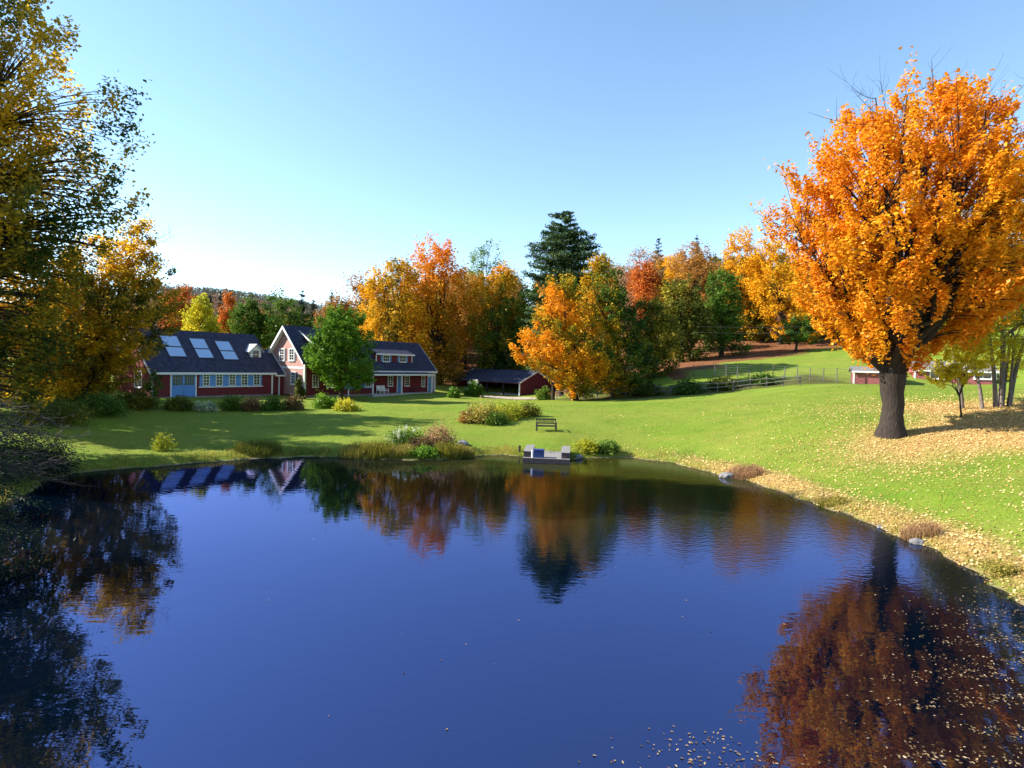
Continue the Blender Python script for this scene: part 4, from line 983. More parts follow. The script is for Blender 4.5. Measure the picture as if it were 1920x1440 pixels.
    for (p, q) in ((718.5, 729.5), (749.5, 760.5)):
        u0 = fr.hit(p, 672, 1, fy)[0]; u1 = fr.hit(q, 672, 1, fy)[0]; zt = zf - 0.22; zb = zl + 0.22
        window(dm, u0, u1, zb, zt, fy - 0.004, (3, 2), 0.05, 0.08)
        MB().box(u0 - 0.42, u0 - 0.10, fy - 0.03, fy - 0.003, zb - 0.05, zt + 0.05).build('shutter', BLUE, dm); MB().box(u1 + 0.10, u1 + 0.42, fy - 0.03, fy - 0.003, zb - 0.05, zt + 0.05).build('shutter', BLUE, dm)
    return fr, H, my, py
FR, HOUSE, HMY, HPY = farmhouse()
def hw_(p): return FR.R @ np.asarray(p, float) + FR.O
# porch furniture
def porch_chair(px, label, mat, seed):
    p = FR.hit(px, 728, 1, HMY - 0.9); w = hw_((p[0], HMY - 0.9, 0.02)); r = empty('armchair', w, FR.a, label, 'chair', 'porch furniture')
    MB().box(-0.35, 0.35, -0.35, 0.3, 0.36, 0.48).build('seat', mat, r, 0.02)
    MB().prism([(0.25, 0.48), (0.33, 0.48), (0.45, 1.05), (0.38, 1.05)], 'x', -0.35, 0.35).build('backrest', mat, r)
    for s in (-1, 1):
        MB().box(s * 0.43 - 0.06, s * 0.43 + 0.06, -0.35, 0.3, 0.6, 0.65).build('armrest', mat, r)
        for y in (-0.32, 0.24): MB().box(s * 0.42 - 0.03, s * 0.42 + 0.03, y - 0.03, y + 0.03, 0, 0.6).build('leg', mat, r)
porch_chair(713, 'white armchair at the left end of the porch', WHITE, 1)
porch_chair(721, 'white armchair beside the first porch window', WHITE, 2)
def porch_table(px):
    p = FR.hit(px, 728, 1, HMY - 0.9); r = empty('porch_table', hw_((p[0], HMY - 0.9, 0.02)), FR.a, 'dark round table on the porch right of the blue door', 'table', 'porch furniture')
    V = [(0.55 * math.cos(i * math.pi / 8), 0.55 * math.sin(i * math.pi / 8)) for i in range(16)]
    MB().prism(V, 'z', 0.70, 0.74).build('table_top', SHUT, r)
    for i in range(4): a = i * math.pi / 2 + 0.78; MB().bar((0.4 * math.cos(a), 0.4 * math.sin(a), 0), (0.3 * math.cos(a), 0.3 * math.sin(a), 0.70), 0.025).build('leg', SHUT, r)
porch_table(778)

# ------------------------------------------------------------------ open garage with a red gable end
def garage():
    c = at(974, 740.5, 95.0); a = math.radians(-43); L, Dp = 15.2, 8.0
    o = c - np.array([math.cos(a) * L, math.sin(a) * L, 0]); o[2] = c[2]
    r = empty('open_garage', o, a, 'low open-fronted garage with a dark roof and a red gable end', 'garage')
    ze, zr, yr = 2.05, 3.75, 4.0
    MB().prism([(0.1, -0.8), (Dp - 0.1, -0.8), (Dp - 0.1, ze), (yr, zr), (0.1, ze)], 'x', L - 0.15, L).build('gable_wall', RED, r)
    MB().prism([(0.1, -0.8), (Dp - 0.1, -0.8), (Dp - 0.1, ze), (yr, zr), (0.1, ze)], 'x', 0, 0.15).build('gable_wall', RED, r)
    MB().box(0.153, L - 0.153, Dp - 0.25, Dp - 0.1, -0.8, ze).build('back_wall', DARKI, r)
    gable_roof(0, L, 0.1, Dp - 0.1, ze, zr, yr, 0.14, 0.45, 0.3).build('roof', SHING, r)
    rake(L + 0.302, L + 0.35, 0.1, Dp - 0.1, ze, zr, yr, 0.45, 0.12, 0.16).build('rake_board', WHITE, r)
    MB().box(L - 0.02, L + 0.03, 0.0, 0.097, -0.4, ze - 0.25).box(L - 0.2, L - 0.022, 0.0, 0.097, -0.4, ze - 0.25).build('corner_board', WHITE, r)
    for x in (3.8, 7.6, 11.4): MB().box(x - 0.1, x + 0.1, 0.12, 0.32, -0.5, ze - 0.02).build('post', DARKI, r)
    MB().box(0.153, L - 0.153, 0.3, Dp - 0.26, -0.6, 0.04).build('floor_slab', STONE, r)
    MB().box(0.153, L - 0.22, 0.11, 0.30, ze - 0.30, ze - 0.05).build('header_beam', RED, r)
garage()
# ------------------------------------------------------------------ red outbuildings at the right
def cottage(name, label, pl, pr, py, D, h, rise, dp, mat, wins=(), rz=-0.45):
    a = at(pl, py, D); fr = Frame((a[0], D, a[2]), rz); L = fr.hit(pr, py, 1, 0)[0]
    r = empty(name, (a[0], D, a[2]), rz, label, 'cottage' if wins else 'shed')
    gable_wall(0, L, 0, dp, h, h + rise, dp / 2).build('wall', mat, r)
    gable_roof(0, L, 0, dp, h, h + rise, dp / 2, 0.12, 0.3, 0.25).build('roof', GREYR, r)
    MB().box(-0.02, 0.16, -0.03, -0.003, -0.2, h - 0.1).build('corner_board', WHITE, r); MB().box(L - 0.16, L + 0.02, -0.03, -0.003, -0.2, h - 0.1).build('corner_board', WHITE, r)
    MB().box(-0.25, L + 0.25, -0.36, -0.303, h - 0.3 * rise / (dp / 2) - 0.1, h - 0.3 * rise / (dp / 2) + 0.1).build('fascia', WHITE, r)
    for (p, q, t, bt) in wins:
        u0 = fr.hit(p, t, 1, 0); u1 = fr.hit(q, bt, 1, 0); window(r, u0[0], u1[0], u1[2], u0[2], -0.004, (2, 1), 0.06, 0.12)
GREYR = solid('grey_roofing', (0.17, 0.16, 0.15), 0.85, 0.25)
PINKR = striped('sunlit_red_boards', (0.33, 0.105, 0.105), 0.14)
cottage('red_shed', 'small red shed with a white corner board just left of the huge maple trunk', 1599, 1688, 723, 71.0, 1.75, 0.45, 4.0, PINKR)
cottage('red_cottage', 'low red cottage with white trimmed window behind the yellow stems', 1713, 1868, 723, 74.0, 2.0, 1.0, 6.0, PINKR, [(1828, 1858, 698, 710), (1745, 1775, 698, 710)])

# ------------------------------------------------------------------ ground lookups
def gp(px, py, lo=9.0, hi=130.0):
    """where the line of sight through a photograph point meets the ground"""
    Ds = np.arange(lo, hi, 0.3); r = ray(px, py); P = CAM + r * (Ds / r[1])[:, None]
    g = np.maximum(ground_z(P[:, 0], P[:, 1]), 0); k = np.where(P[:, 2] < g)[0]
    i = k[0] if len(k) else len(Ds) - 1
    return np.array([P[i, 0], P[i, 1], g[i]]), Ds[i]

def shrub(name, label, px, py, wpx, hpx, mat, seed, per=26, leaf=None, group=None, t0=0.5, tv=0.5, bloom=0, cat='shrub', grassy=False, bmat=None):
    rng = np.random.default_rng(seed); B, D = gp(px, py); root = empty(name, B, 0, label, cat, group)
    rx = wpx * D / F / 2; h = hpx * D / F; leaf = leaf or max(0.07, 0.0034 * D)
    if grassy:
        n = int(900 * min(2.5, 0.4 + rx)); a = rng.uniform(0, 6.28, n); r = np.sqrt(rng.uniform(0, 1, n)) * rx
        P = np.stack([r * np.cos(a), r * np.sin(a) * 0.7, np.full(n, -0.05)], 1)
        P[:, 2] += ground_z(P[:, 0] + B[0], P[:, 1] + B[1]) - B[2]
        V, Fq = blades(P, h * 0.85, max(0.012, 0.0006 * D), rng, 0.45)
        link('stems', np_mesh('stems', V, Fq, t0 + tv * (rng.uniform(size=n) - 0.5)), mat, root)
        n2 = int(n * 0.6); C = P[:n2] + np.stack([rng.normal(size=n2) * 0.08, rng.normal(size=n2) * 0.08, rng.uniform(0.3, 1.0, n2) * h], 1)
        V, Fq = leaves(C, leaf * 0.8, rng, 0.2, 0.35)
        link('foliage', np_mesh('foliage', V, Fq, t0 + 0.1 + tv * (rng.uniform(size=n2) - 0.5)), mat, root)
    else:
        nc = int(40 + 40 * rx); u = rng.normal(size=(nc, 3)); u[:, 2] = np.abs(u[:, 2]); u /= np.linalg.norm(u, axis=1)[:, None]
        q = rng.uniform(0.45, 1, nc)[:, None] * (0.75 + 0.35 * rng.uniform(size=(nc, 1)))
        C = u * q * np.array([rx, rx * 0.8, h])
        C[:, 2] += 0.05
        ct = t0 + tv * (vnoise(C, 2.0 / max(0.4, rx), seed) - 0.5) + rng.normal(size=nc) * 0.1
        idx = np.repeat(np.arange(nc), per); s = 0.13 * min(rx, h) + 0.04
        V, Fq = leaves(C[idx] + rng.normal(size=(len(idx), 3)) * s, leaf, rng, 0.5)
        w = Wood()
        for j in range(min(nc, 26)):
            w.add(bez(np.array([0, 0, -0.1]), np.array([C[j, 0] * 0.3, C[j, 1] * 0.3, C[j, 2] * 0.6]), C[j], 5), np.linspace(0.025, 0.006, 5), 4)
        link('stems', w.mesh('stems'), BARKL, root)
        tn = ct[idx]; mi = np.zeros(len(Fq), np.int32)
        if bloom:
            u = rng.normal(size=(bloom, 3)); u[:, 2] = np.abs(u[:, 2]) + 0.5; u /= np.linalg.norm(u, axis=1)[:, None]
            C = u * np.array([rx, rx * 0.8, h * 1.12]); ix = np.repeat(np.arange(bloom), 16)
            V2, F2 = leaves(C[ix] + rng.normal(size=(len(ix), 3)) * np.array([0.05, 0.05, 0.10]), leaf * 0.7, rng, 0.4)
            Fq = np.concatenate([Fq, F2 + len(V)]); V = np.concatenate([V, V2]); tn = np.concatenate([tn, rng.uniform(size=len(F2))]); mi = np.concatenate([mi, np.ones(len(F2), np.int32)])
        o = link('foliage', np_mesh('foliage', V, Fq, tn), mat, root)
        if bloom: o.data.materials.append(bmat or L_BLOOM); o.data.polygons.foreach_set('material_index', mi)
    return root
# the bed in the lawn
shrub('shrub', 'golden feathery shrub at the left of the lawn bed', 905, 793, 78, 38, L_GRASS, 201, t0=0.7, group='plants in the lawn bed')
shrub('shrub', 'yellow-green spreading shrub in the middle of the lawn bed', 952, 786, 80, 30, L_YELL, 202, t0=0.4, group='plants in the lawn bed')
shrub('shrub', 'low grey-green mound at the front of the lawn bed', 930, 796, 46, 20, L_GREEN, 203, t0=0.6, group='plants in the lawn bed')
shrub('shrub', 'small olive shrub at the right tip of the lawn bed', 992, 781, 42, 24, L_OLIVE, 204, t0=0.6, group='plants in the lawn bed')
shrub('shrub', 'rusty low plant at the left tip of the lawn bed', 876, 792, 32, 22, L_BROWN, 205, t0=0.6, group='plants in the lawn bed')
# the pond bank left of the dock
shrub('hydrangea', 'white flowering hydrangea on the pond bank', 765, 838, 82, 34, L_GREEN, 211, t0=0.45, bloom=26)
shrub('shrub', 'pinkish brown bushy shrub right of the white hydrangea', 822, 838, 72, 40, L_PINK, 212, t0=0.6)
shrub('shrub', 'dark reddish low bush in front of the white hydrangea', 790, 844, 60, 24, L_PINK, 213, t0=0.1)
shrub('shrub', 'bright green rounded clump at the water edge below the hydrangea', 795, 856, 54, 18, L_GREENB, 214, t0=0.6)
for i, (x, y, w_, h_, m_, lab) in enumerate([(668, 853, 60, 20, L_GRASS, 'tawny reed clump at the left end of the bank planting'), (712, 855, 60, 24, L_OLIVE, 'olive reed clump left of the bright green water edge clump'), (748, 856, 50, 20, L_GRASS, 'straw coloured reeds directly below the white hydrangea'),
                                           (842, 855, 50, 24, L_OLIVE, 'olive reeds below the pinkish shrub'), (872, 853, 34, 18, L_GRASS, 'straw reeds at the right end of the bank planting')]):
    shrub('reed_clump', lab, x, y, w_, h_, m_, 220 + i, grassy=True, t0=0.55, tv=0.7, cat='reeds', group='reeds along the pond bank')
shrub('shrub', 'yellow ferny shrub just right of the dock', 1098, 848, 52, 22, L_YELL, 231, t0=0.35)
shrub('shrub', 'dark green low shrub farther right of the dock', 1140, 848, 52, 18, L_GREEN, 232, t0=0.55)
# left lawn
shrub('shrub', 'pale loose bush alone on the shaded left lawn', 305, 846, 44, 38, L_YELL, 241, per=14, t0=0.25, tv=0.4)
shrub('grass_clump', 'low olive grass clump at the shaded shore', 484, 850, 84, 20, L_OLIVE, 242, grassy=True, t0=0.4, cat='grass clump')
# house beds
beds = [(335, 770, 56, 24, L_OLIVE, 0.4, 'dark olive shrub at the left end of the house bed'), (385, 771, 44, 17, L_BLOOM, 0.0, 'pale flowering low plant before the blue door'), (432, 770, 50, 26, L_GREEN, 0.6, 'green shrub below the house window band'),
        (470, 770, 44, 24, L_PINK, 0.2, 'reddish shrub below the house window band'), (512, 769, 48, 24, L_GREEN, 0.4, 'dark green shrub before the house link'), (550, 768, 44, 24, L_PINK, 0.1, 'brown shrub before the pale gable'),
        (609, 766, 46, 26, L_GREENB, 0.8, 'bright green leafy clump left of the yellow mound by the dooryard tree'), (648, 770, 54, 20, L_YELL, 0.6, 'yellow-green mound below the dooryard tree')]
for i, (x, y, w_, h_, m_, t_, lab) in enumerate(beds):
    shrub('shrub', lab, x, y, w_, h_, m_, 250 + i, t0=t_, group='shrubs along the house bed')
shrub('shrub', 'tall dark shrub at the foot of the pale gable', 562, 748, 20, 38, L_OLIVE, 261, t0=0.3)
shrub('shrub', 'round green shrub between the house and the garage', 850, 746, 24, 20, L_GREENB, 262, t0=0.5)
shrub('hydrangea', 'white-topped hydrangea before the open garage', 887, 743, 38, 27, L_GREENB, 263, t0=0.4, bloom=22)
shrub('shrub', 'grey-green shrub below the garage gable', 1020, 750, 30, 26, L_GREEN, 264, t0=0.7)
for i, (x, y, w_, h_, m_, t_, lab) in enumerate([(90, 790, 150, 46, L_OLIVE, 0.3, 'dark undergrowth bush nearest the left edge beneath the bank tree'), (185, 778, 110, 40, L_GREEN, 0.3, 'dark green undergrowth bush beneath the amber maple'), (255, 766, 80, 30, L_OLIVE, 0.45, 'olive undergrowth bush before the house gable end'), (30, 740, 150, 70, L_OLIVE, 0.5, 'tall olive thicket behind the left undergrowth'), (135, 748, 120, 60, L_GOLD, 0.35, 'amber thicket behind the amber maple trunk')]):
    shrub('undergrowth_bush', lab, x, y, w_, h_, m_, 270 + i, t0=t_, group='undergrowth on the left bank', per=40)
for i, (px, py, w_, h_, lab) in enumerate([(15, 905, 130, 120, 'black-green bush at the water edge on the extreme left'), (85, 892, 110, 92, 'dark bush behind the dead bare branches'), (-60, 960, 160, 130, 'dark leafy bush spilling over the near left water edge')]):
    shrub('undergrowth_bush', lab, px, py, w_, h_, L_NEEDD, 280 + i, t0=0.1, group='dark bushes at the left shore', per=60)
for i, (px, py, w_, h_, lab) in enumerate([(1215, 742, 60, 22, 'dark brush behind the left part of the rail fence'), (1290, 738, 70, 26, 'dark brush in the middle of the fenced pasture'), (1355, 730, 60, 24, 'dark green brush below the overhead wires'), (1430, 722, 50, 20, 'small brush near the right end of the rail fence'), (1180, 738, 50, 30, 'brush at the foot of the green and gold maple')]):
    shrub('pasture_brush', lab, px, py, w_, h_, L_GREEN if i % 2 else L_OLIVE, 310 + i, t0=0.3, group='brush in the fenced pasture')
# dry tufts on the right bank
for i, (px, off, w_, h_, m_, lab) in enumerate([(1395, 10, 70, 15, L_PINK, 'dry pinkish tuft on the bank where the shore starts to curve'), (1560, 12, 50, 10, L_GRASS, 'low straw tuft on the right bank facing the maple trunk'),
                                              (1725, 20, 70, 24, L_PINK, 'tangled brown bush low on the near right bank'), (1880, 30, 80, 22, L_GRASS, 'tall straw tuft at the far right of the bank')]):
    yy = np.interp(px, [p[0] for p in SHORE_PX], [p[1] for p in SHORE_PX]) - off
    shrub('bank_tuft', lab, px, yy, w_, h_, m_, 290 + i, grassy=i != 3, t0=0.55, tv=0.6, cat='tuft', group='dry tufts on the right bank')

# ------------------------------------------------------------------ bench, dock, post, boulders
def bench():
    B, D = gp(1024, 808); r = empty('garden_bench', B, 0.05, 'dark slatted garden bench on the lawn above the dock', 'bench'); w = 0.74
    TEAK = solid('bench_wood', (0.075, 0.062, 0.04), 0.7, 0.3, 12.0)
    for x in (-w, w):
        MB().box(x - 0.04, x + 0.04, -0.30, -0.23, -0.05, 0.62).build('leg', TEAK, r); MB().prism([(0.18, -0.05), (0.26, -0.05), (0.36, 0.90), (0.30, 0.90)], 'x', x - 0.04, x + 0.04).build('leg', TEAK, r)
        MB().box(x - 0.05, x + 0.05, -0.33, 0.27, 0.623, 0.66).build('armrest', TEAK, r)
    s = MB()
    for i in range(5): s.box(-w + 0.042, w - 0.042, -0.30 + i * 0.105, -0.215 + i * 0.105, 0.40, 0.43)
    s.box(-w + 0.042, w - 0.042, -0.29, -0.25, 0.33, 0.397).build('seat', TEAK, r)
    b = MB().prism([(0.25, 0.50), (0.29, 0.50), (0.30, 0.57), (0.26, 0.57)], 'x', -w + 0.042, w - 0.042).prism([(0.30, 0.80), (0.34, 0.80), (0.355, 0.91), (0.315, 0.91)], 'x', -w + 0.042, w - 0.042)
    for i in range(13):
        x = -w + 0.13 + i * (2 * w - 0.26) / 12; b.prism([(0.265, 0.568), (0.285, 0.568), (0.33, 0.802), (0.31, 0.802)], 'x', x - 0.028, x + 0.028)
    b.build('backrest', TEAK, r)
bench()
def dock():
    c = onz(1024, 865.5, 0.15); r = empty('wooden_dock', (c[0], c[1], 0), -0.10, 'weathered grey wooden dock with two side benches at the far shore', 'dock')
    GREY = solid('dock_boards', (0.22, 0.21, 0.20), 0.8, 0.3, 3.0, 0.006, (8, 0.7, 1)); DK = solid('dock_side', (0.075, 0.055, 0.06), 0.8, 0.3)
    d = MB()
    for i in range(20): d.box(-1.5, 1.5, 0.02 + i * 0.225, 0.235 + i * 0.225, 0.30, 0.34)
    d.build('deck', GREY, r)
    MB().box(-1.52, 1.52, -0.03, 0.012, 0.02, 0.34).build('front_beam', DK, r)
    for x in (-1.45, 1.45): MB().box(x - 0.04, x + 0.04, 0.02, 4.5, 0.08, 0.297).build('side_beam', DK, r)
    for x in (-1.35, 1.35):
        for y in (0.15, 3.0): MB().bar((x, y, -1.0), (x, y, 0.295), 0.07, k=8).build('pile', DK, r)
    for s in (-1, 1):
        x0, x1 = (s * 1.5, s * 0.93) if s < 0 else (s * 0.93, s * 1.5)
        t = MB()
        for i in range(5): t.box(x0 + 0.005 + i * 0.114, x0 + 0.110 + i * 0.114, 0.25, 3.4, 0.70, 0.74)
        bn = t.build('bench_top', GREY, r)
        MB().box(x0 + 0.03, x1 - 0.03, 0.30, 0.36, 0.343, 0.697).build('bench_end', DK, bn)
        MB().box(x0 + 0.03, x1 - 0.03, 3.28, 3.34, 0.343, 0.697).build('bench_end', DK, bn)
        MB().box((x0 + 0.03 if s < 0 else x1 - 0.06), (x0 + 0.06 if s < 0 else x1 - 0.03), 0.37, 3.27, 0.343, 0.697).build('bench_side', GREY, bn)
    o = r.matrix_basis; m_ = Matrix.Translation(r.location) @ Matrix.Rotation(-0.10, 4, 'Z')
    p = m_ @ Vector((-0.50, 0.42, 0.342)); k = empty('dock_chest', p, -0.10, 'blue storage chest on the front left of the dock', 'chest')
    BC = solid('chest_blue', (0.03, 0.05, 0.17), 0.5, 0.15)
    MB().box(-0.34, 0.34, -0.24, 0.24, 0, 0.46).build('body', BC, k, 0.02); MB().box(-0.36, 0.36, -0.26, 0.26, 0.463, 0.53).build('lid', BC, k, 0.015)
    p = m_ @ Vector((-0.905, 0.25, 0.342)); b = empty('bucket', p, 0, 'narrow white bucket between the dock bench and the blue chest', 'bucket')
    MB().prism([(0.07 * math.cos(i * math.pi / 6), 0.07 * math.sin(i * math.pi / 6)) for i in range(12)], 'z', 0, 0.42).build('body', WHITE, b); MB().prism([(0.08 * math.cos(i * math.pi / 6), 0.08 * math.sin(i * math.pi / 6)) for i in range(12)], 'z', 0.423, 0.45).build('rim', WHITE, b)
dock()
def small_post(px, py, hpx, rpx, label, mat):
    B, D = gp(px, py); h = hpx * D / F; rr = rpx * D / F
    me = MB().prism([(rr * math.cos(i * math.pi / 5), rr * math.sin(i * math.pi / 5)) for i in range(10)], 'z', -0.3, h).prism([(rr * 1.2 * math.cos(i * math.pi / 5), rr * 1.2 * math.sin(i * math.pi / 5)) for i in range(10)], 'z', h + 0.003, h + 0.06)
    o = me.build('short_post', mat); o.location = tuple(B); tag(o, label, 'post')
small_post(974, 847, 10, 2.2, 'short dark post on the shore left of the dock', BARKD)
small_post(1037, 750, 26, 3.4, 'dark tree stump post below the garage gable', BARK)
import bmesh
ROCK = solid('boulder', (0.20, 0.19, 0.19), 0.9, 0.45, 3.0, 0.04)
def boulder(px, py, wpx, label, seed, group=None):
    B, D = gp(px, py); r = wpx * D / F / 2; bm = bmesh.new(); bmesh.ops.create_icosphere(bm, subdivisions=3, radius=1)
    P = np.array([v.co[:] for v in bm.verts]); n = vnoise(P, 1.6, seed)
    for v, k in zip(bm.verts, n): v.co = Vector((v.co.x * r, v.co.y * r * 0.8, v.co.z * r * 0.55)) * (0.7 + 0.6 * k)
    me = bpy.data.meshes.new('boulder'); bm.to_mesh(me); bm.free(); o = link('boulder', me, ROCK); o.location = tuple(B + np.array([0, 0, 0.1 * r])); tag(o, label, 'boulder', group)
boulder(868, 836, 26, 'dark flat boulder at the right end of the bank planting', 1)
for i, (px, py, w_, lab) in enumerate([(1365, 896, 30, 'pale flat shore stone where the bank begins to curve'), (1720, 1020, 24, 'brown stone low on the near right shore'), (1085, 858, 16, 'small dark stone beside the dock'), (1652, 990, 14, 'small rounded stone on the right shore left of the brown one')]):
    boulder(px, py, w_, lab, 10 + i, 'stones along the shore')
# stones round the feet of the two trees
# ------------------------------------------------------------------ fences
RAIL = solid('grey_rail', (0.13, 0.12, 0.115), 0.9, 0.3, 4.0, 0.01)
def rail_fence(name, label, pts, n, h, rails, rr, pr):
    """posts and rails along a path of (px, D) points"""
    P = [at(px, 720, D) for px, D in pts]; xy = np.array([p[:2] for p in P]); seg = np.linalg.norm(np.diff(xy, axis=0), axis=1); cum = np.concatenate([[0], np.cumsum(seg)])
    t = np.linspace(0, cum[-1], n); X = np.interp(t, cum, xy[:, 0]); Yv = np.interp(t, cum, xy[:, 1]); Z = ground_z(X, Yv)
    root = empty(name, (X[0], Yv[0], Z[0]), 0, label, 'fence'); O_ = np.array([X[0], Yv[0], Z[0]]); rg = random.Random(4)
    for i in range(n):
        a = np.array([X[i], Yv[i], Z[i]]) - O_; hh = h * rg.uniform(0.95, 1.15)
        MB().bar(a + np.array([0, 0, -0.3]), a + np.array([rg.uniform(-.04, .04), 0, hh]), pr, pr * 0.85).build('post', RAIL, root)
        if i < n - 1:
            b = np.array([X[i + 1], Yv[i + 1], Z[i + 1]]) - O_
            for q in rails:
                o = np.array([0, -pr * 1.1, q * h + rg.uniform(-.05, .05)]); MB().bar(a + o, b + np.array([0, -pr * 1.1, q * h + rg.uniform(-.05, .05)]), rr, k=5).build('rail', RAIL, root)
rail_fence('rail_fence', 'weathered two-rail wooden fence in the shade behind the lawn', [(1045, 79), (1150, 76), (1300, 73), (1430, 71), (1500, 70)], 17, 1.25, (0.45, 0.85), 0.055, 0.085)
rail_fence('wire_fence', 'tall thin post and wire fence running to the red shed', [(1300, 84), (1450, 77), (1595, 70.5)], 14, 1.75, (0.2, 0.4, 0.6, 0.8, 0.97), 0.016, 0.06)
# overhead wires across the hill
def wires():
    a = at(1300, 612, 92); b = at(1760, 596, 84); root = empty('overhead_wire', (a[0], a[1], gz(a[0], a[1])), 0, 'pair of thin pale utility wires crossing in front of the hill woods', 'wire'); O_ = np.array(root.location)
    for dz in (0, -0.9):
        t = np.linspace(0, 1, 24)[:, None]; P = a + (b - a) * t - O_; P[:, 2] += dz - 1.2 * (t * (1 - t) * 4)[:, 0] * 0.5
        V, Fq = tube(P, np.full(24, 0.011), 4); link('strand', np_mesh('strand', V, Fq), RAIL, root)
wires()
# driveway before the garage
def driveway():
    c = at(960, 744, 89.0); n = 26; u = np.linspace(-1, 1, n); A_, B_ = np.meshgrid(u, u)
    d = np.array([0.72, -0.69]); e = np.array([0.69, 0.72])
    X = c[0] + A_ * 8.5 * d[0] + B_ * 3.2 * e[0] * np.sqrt(1 - 0.85 * A_ ** 2); Yv = c[1] + A_ * 8.5 * d[1] + B_ * 3.2 * e[1] * np.sqrt(1 - 0.85 * A_ ** 2)
    Z = ground_z(X.ravel(), Yv.ravel()) + 0.05; i = (np.arange(n - 1)[:, None] * n + np.arange(n - 1)[None]).ravel()
    o = link('driveway', np_mesh('driveway', np.stack([X.ravel(), Yv.ravel(), Z], 1), np.stack([i, i + 1, i + n + 1, i + n], 1), smooth=True), solid('gravel', (0.36, 0.31, 0.24), 0.95, 0.25, 4.0, 0.02)); o['kind'] = 'structure'
driveway()

# ------------------------------------------------------------------ ground cover (stuff)
def stuff(name, me, mat, label):
    o = link(name, me, mat); tag(o, label, None, None, 'stuff'); return o
rng = np.random.default_rng(77)
N = 230000
sx = rng.uniform(-34, 46, N); sy = 10 + 52 * rng.uniform(0, 1, N) ** 1.25
sd = pond_sd(sx, sy); ok = (sd > 0.05) & (np.abs(sx) < sy * 0.93 + 2); sx, sy, sd = sx[ok], sy[ok], sd[ok]; sz = ground_z(sx, sy, sd)
lf = leafy(sx, sy, sd)
# mown lawn
k = rng.uniform(size=len(sx)) < (1 - 0.75 * lf)
P = np.stack([sx, sy, sz - 0.01], 1)[k]
V, Fq = blades(P, 0.07, 0.013, rng, 0.8)
stuff('lawn_grass', np_mesh('lawn_grass', V, Fq, 0.45 + 0.6 * (vnoise(P[:, :2], 0.5, 31) - 0.5) + 0.15 * rng.normal(size=len(P))), L_LAWN, 'mown grass of the lawn')
# rough bank edge all round the shore
i = rng.integers(0, len(POND), 42000); t = rng.uniform(size=len(i))[:, None]; Q = POND[i] * (1 - t) + POND[(i + 1) % len(POND)] * t
cen = POND.mean(0); nrm = (Q - cen) / np.linalg.norm(Q - cen, axis=1)[:, None]
Q = Q + nrm * (np.abs(rng.normal(size=len(i))) * 0.9 + 0.15)[:, None]
s2 = pond_sd(Q[:, 0], Q[:, 1]); kk = (s2 > 0.12) & (s2 < 2.6) & (vnoise(Q, 0.9, 8) > 0.25 * rng.uniform(size=len(Q))) & (Q[:, 1] > 4) & (rng.uniform(size=len(Q)) < np.where(Q[:, 0] > 5, 0.45, 1)); Q, s2 = Q[kk], s2[kk]
P = np.stack([Q[:, 0], Q[:, 1], ground_z(Q[:, 0], Q[:, 1], s2) - 0.02], 1)
V, Fq = blades(P, np.where(vnoise(Q, 0.5, 12) > 0.55, 0.24, 0.13), 0.012, rng, 0.5)
stuff('bank_grass', np_mesh('bank_grass', V, Fq, 0.45 + 0.3 * (Q[:, 0] > 5) + 0.8 * (vnoise(Q, 0.6, 41) - 0.5) + 0.2 * rng.normal(size=len(Q))), L_GRASS, 'rough dry grass along the pond bank')
# fallen leaves
M_ = 160000
lx = rng.uniform(4, 48, M_); ly = rng.uniform(13, 52, M_); ld = pond_sd(lx, ly); pr = leafy(lx, ly, ld)
kk = (ld > 0.05) & (rng.uniform(size=M_) < np.clip(pr * 1.1 + 0.03 * (lx > 8) + 0.25 * (ld < 0.6) * (lx > 7), 0, 1)); lx, ly, ld = lx[kk], ly[kk], ld[kk]
P = np.stack([lx, ly, ground_z(lx, ly, ld) + 0.03 + 0.02 * rng.uniform(size=len(lx))], 1)
V, Fq = leaves(P, 0.10, rng, 1.6, 0.75, 0.10)
stuff('fallen_leaves', np_mesh('fallen_leaves', V, Fq, 0.55 + 0.28 * rng.normal(size=len(P))), L_LITTER, 'fallen orange and yellow leaves under the maples')
# leaves adrift on the water
M_ = 34000
fx_ = rng.uniform(2.5, 16, M_); fy_ = rng.uniform(6, 19, M_); fd = pond_sd(fx_, fy_)
edge = (fx_ - 4.0) - (fy_ - 9.0) * 0.75
row = vnoise(np.stack([fx_ * 0.25 + fy_ * 0.10, fy_ * 1.6], 1), 1.6, 55)
pr = sstep((edge - 0.3) / 5.0) * np.clip((row - 0.36) * 2.6, 0.06, 1) * sstep((19 - fy_) / 7)
kk = (fd < -0.05) & (rng.uniform(size=M_) < pr); fx_, fy_ = fx_[kk], fy_[kk]
ex = np.stack([rng.uniform(-8, 10, 60), rng.uniform(9, 30, 60)], 1); ex = ex[pond_sd(ex[:, 0], ex[:, 1]) < -1]
c2 = rng.normal(size=(190, 2)) * np.array([0.8, 0.5]) + np.array([3.3, 9.2])
P = np.concatenate([np.stack([fx_, fy_], 1), ex, c2]); P = np.concatenate([P, np.full((len(P), 1), 0.012)], 1)
V, Fq = leaves(P, 0.058, rng, 6.0, 0.5, 0.04)
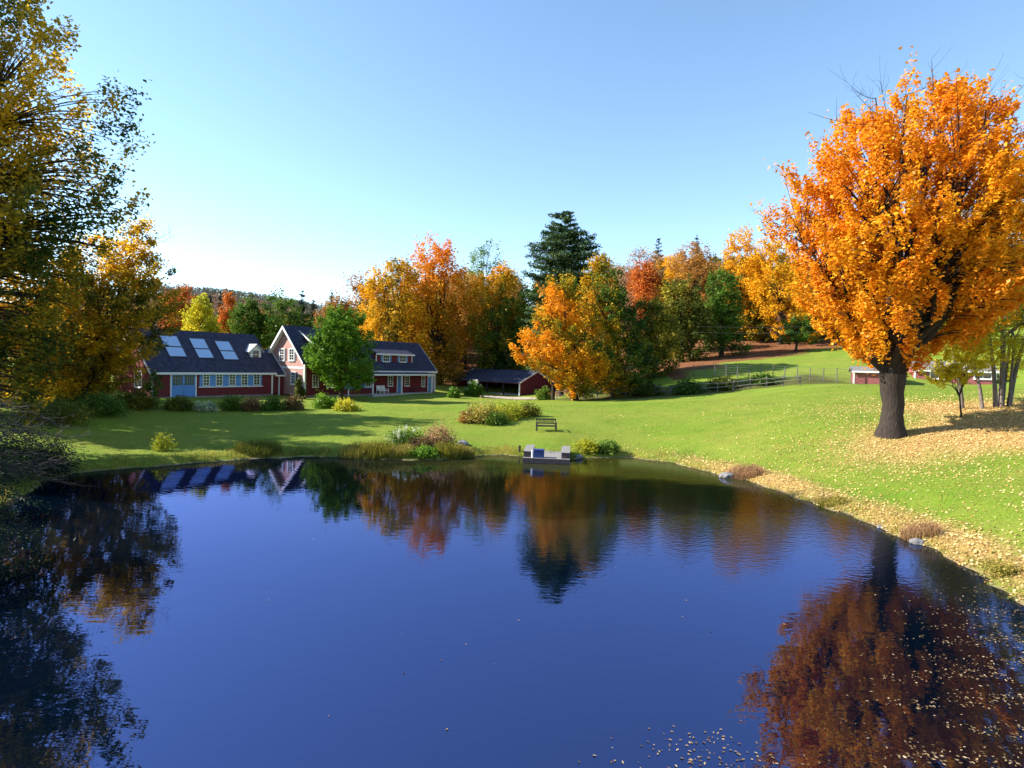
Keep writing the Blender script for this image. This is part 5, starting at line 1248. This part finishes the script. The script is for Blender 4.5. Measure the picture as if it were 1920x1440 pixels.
stuff('floating_leaves', np_mesh('floating_leaves', V, Fq, 0.42 + 0.28 * rng.normal(size=len(P))), L_DRIFT, 'leaves drifting on the pond below the maple')
# woods covering the far hills
M_ = 16000
hx = rng.uniform(-900, 500, M_); hy = rng.uniform(250, 1250, M_); kk = (np.hypot(hx, hy) > 300) & (np.abs(hx) < hy * 1.05); hx, hy = hx[kk], hy[kk]
hz = ground_z(hx, hy, np.full(len(hx), 500.0)); n = len(hx); idx = np.repeat(np.arange(n), 26)
u = rng.normal(size=(len(idx), 3)); u *= (np.array([2.6, 2.6, 3.2]) / np.maximum(1, np.linalg.norm(u, axis=1) / 1.5)[:, None]); C = np.stack([hx, hy, hz + 5], 1)[idx] + u
V, Fq = leaves(C, 1.9, rng, 0.6, 0.8, 0.2)
stuff('distant_woods', np_mesh('distant_woods', V, Fq, (0.15 + 0.7 * rng.uniform(size=n))[idx] + 0.1 * rng.normal(size=len(idx))), L_FAR, 'autumn woods covering the far hills')
# unseen trees added off to the left to cast shade on the lawn
for i, (px, D, H_, lab) in enumerate([(-190, 46, 22, 'tall amber shade-casting tree added out of view left of the lawn'), (-160, 57, 23, 'olive shade-casting tree added out of view behind the left lawn'), (-240, 41, 22, 'gold shade-casting tree added out of view on the left bank'), (-150, 52, 20, 'slender amber shade-casting tree added between the unseen lawn trees')]):
    b = at(px, 720, D); top = at(px, 720, D); yb = 720 - (gz(b[0], D) + 1.5 - b[2]) * F / D; yt = 720 - (gz(b[0], D) + H_ - b[2]) * F / D; w_ = 3.5 * F / D
    tree('shade_caster_tree', lab, (px, 720), D, [(yt, px - 20, px + 20), (yt * 0.75 + yb * 0.25, px - w_ * 0.8, px + w_ * 0.8), (yt * 0.5 + yb * 0.5, px - w_, px + w_), (yt * 0.2 + yb * 0.8, px - w_ * 0.8, px + w_ * 0.8), (yb, px - w_ * 0.4, px + w_ * 0.4)],
         [L_LEFT, L_OLIVE, L_GOLD, L_LEFT, L_OLIVE][i], 560, 36, 0.34, 0.6, 0.3, 301 + i, t0=0.55, tv=0.6, limbs=8, split=0.15, nb=50, group='unseen shade-casting trees left of the lawn')
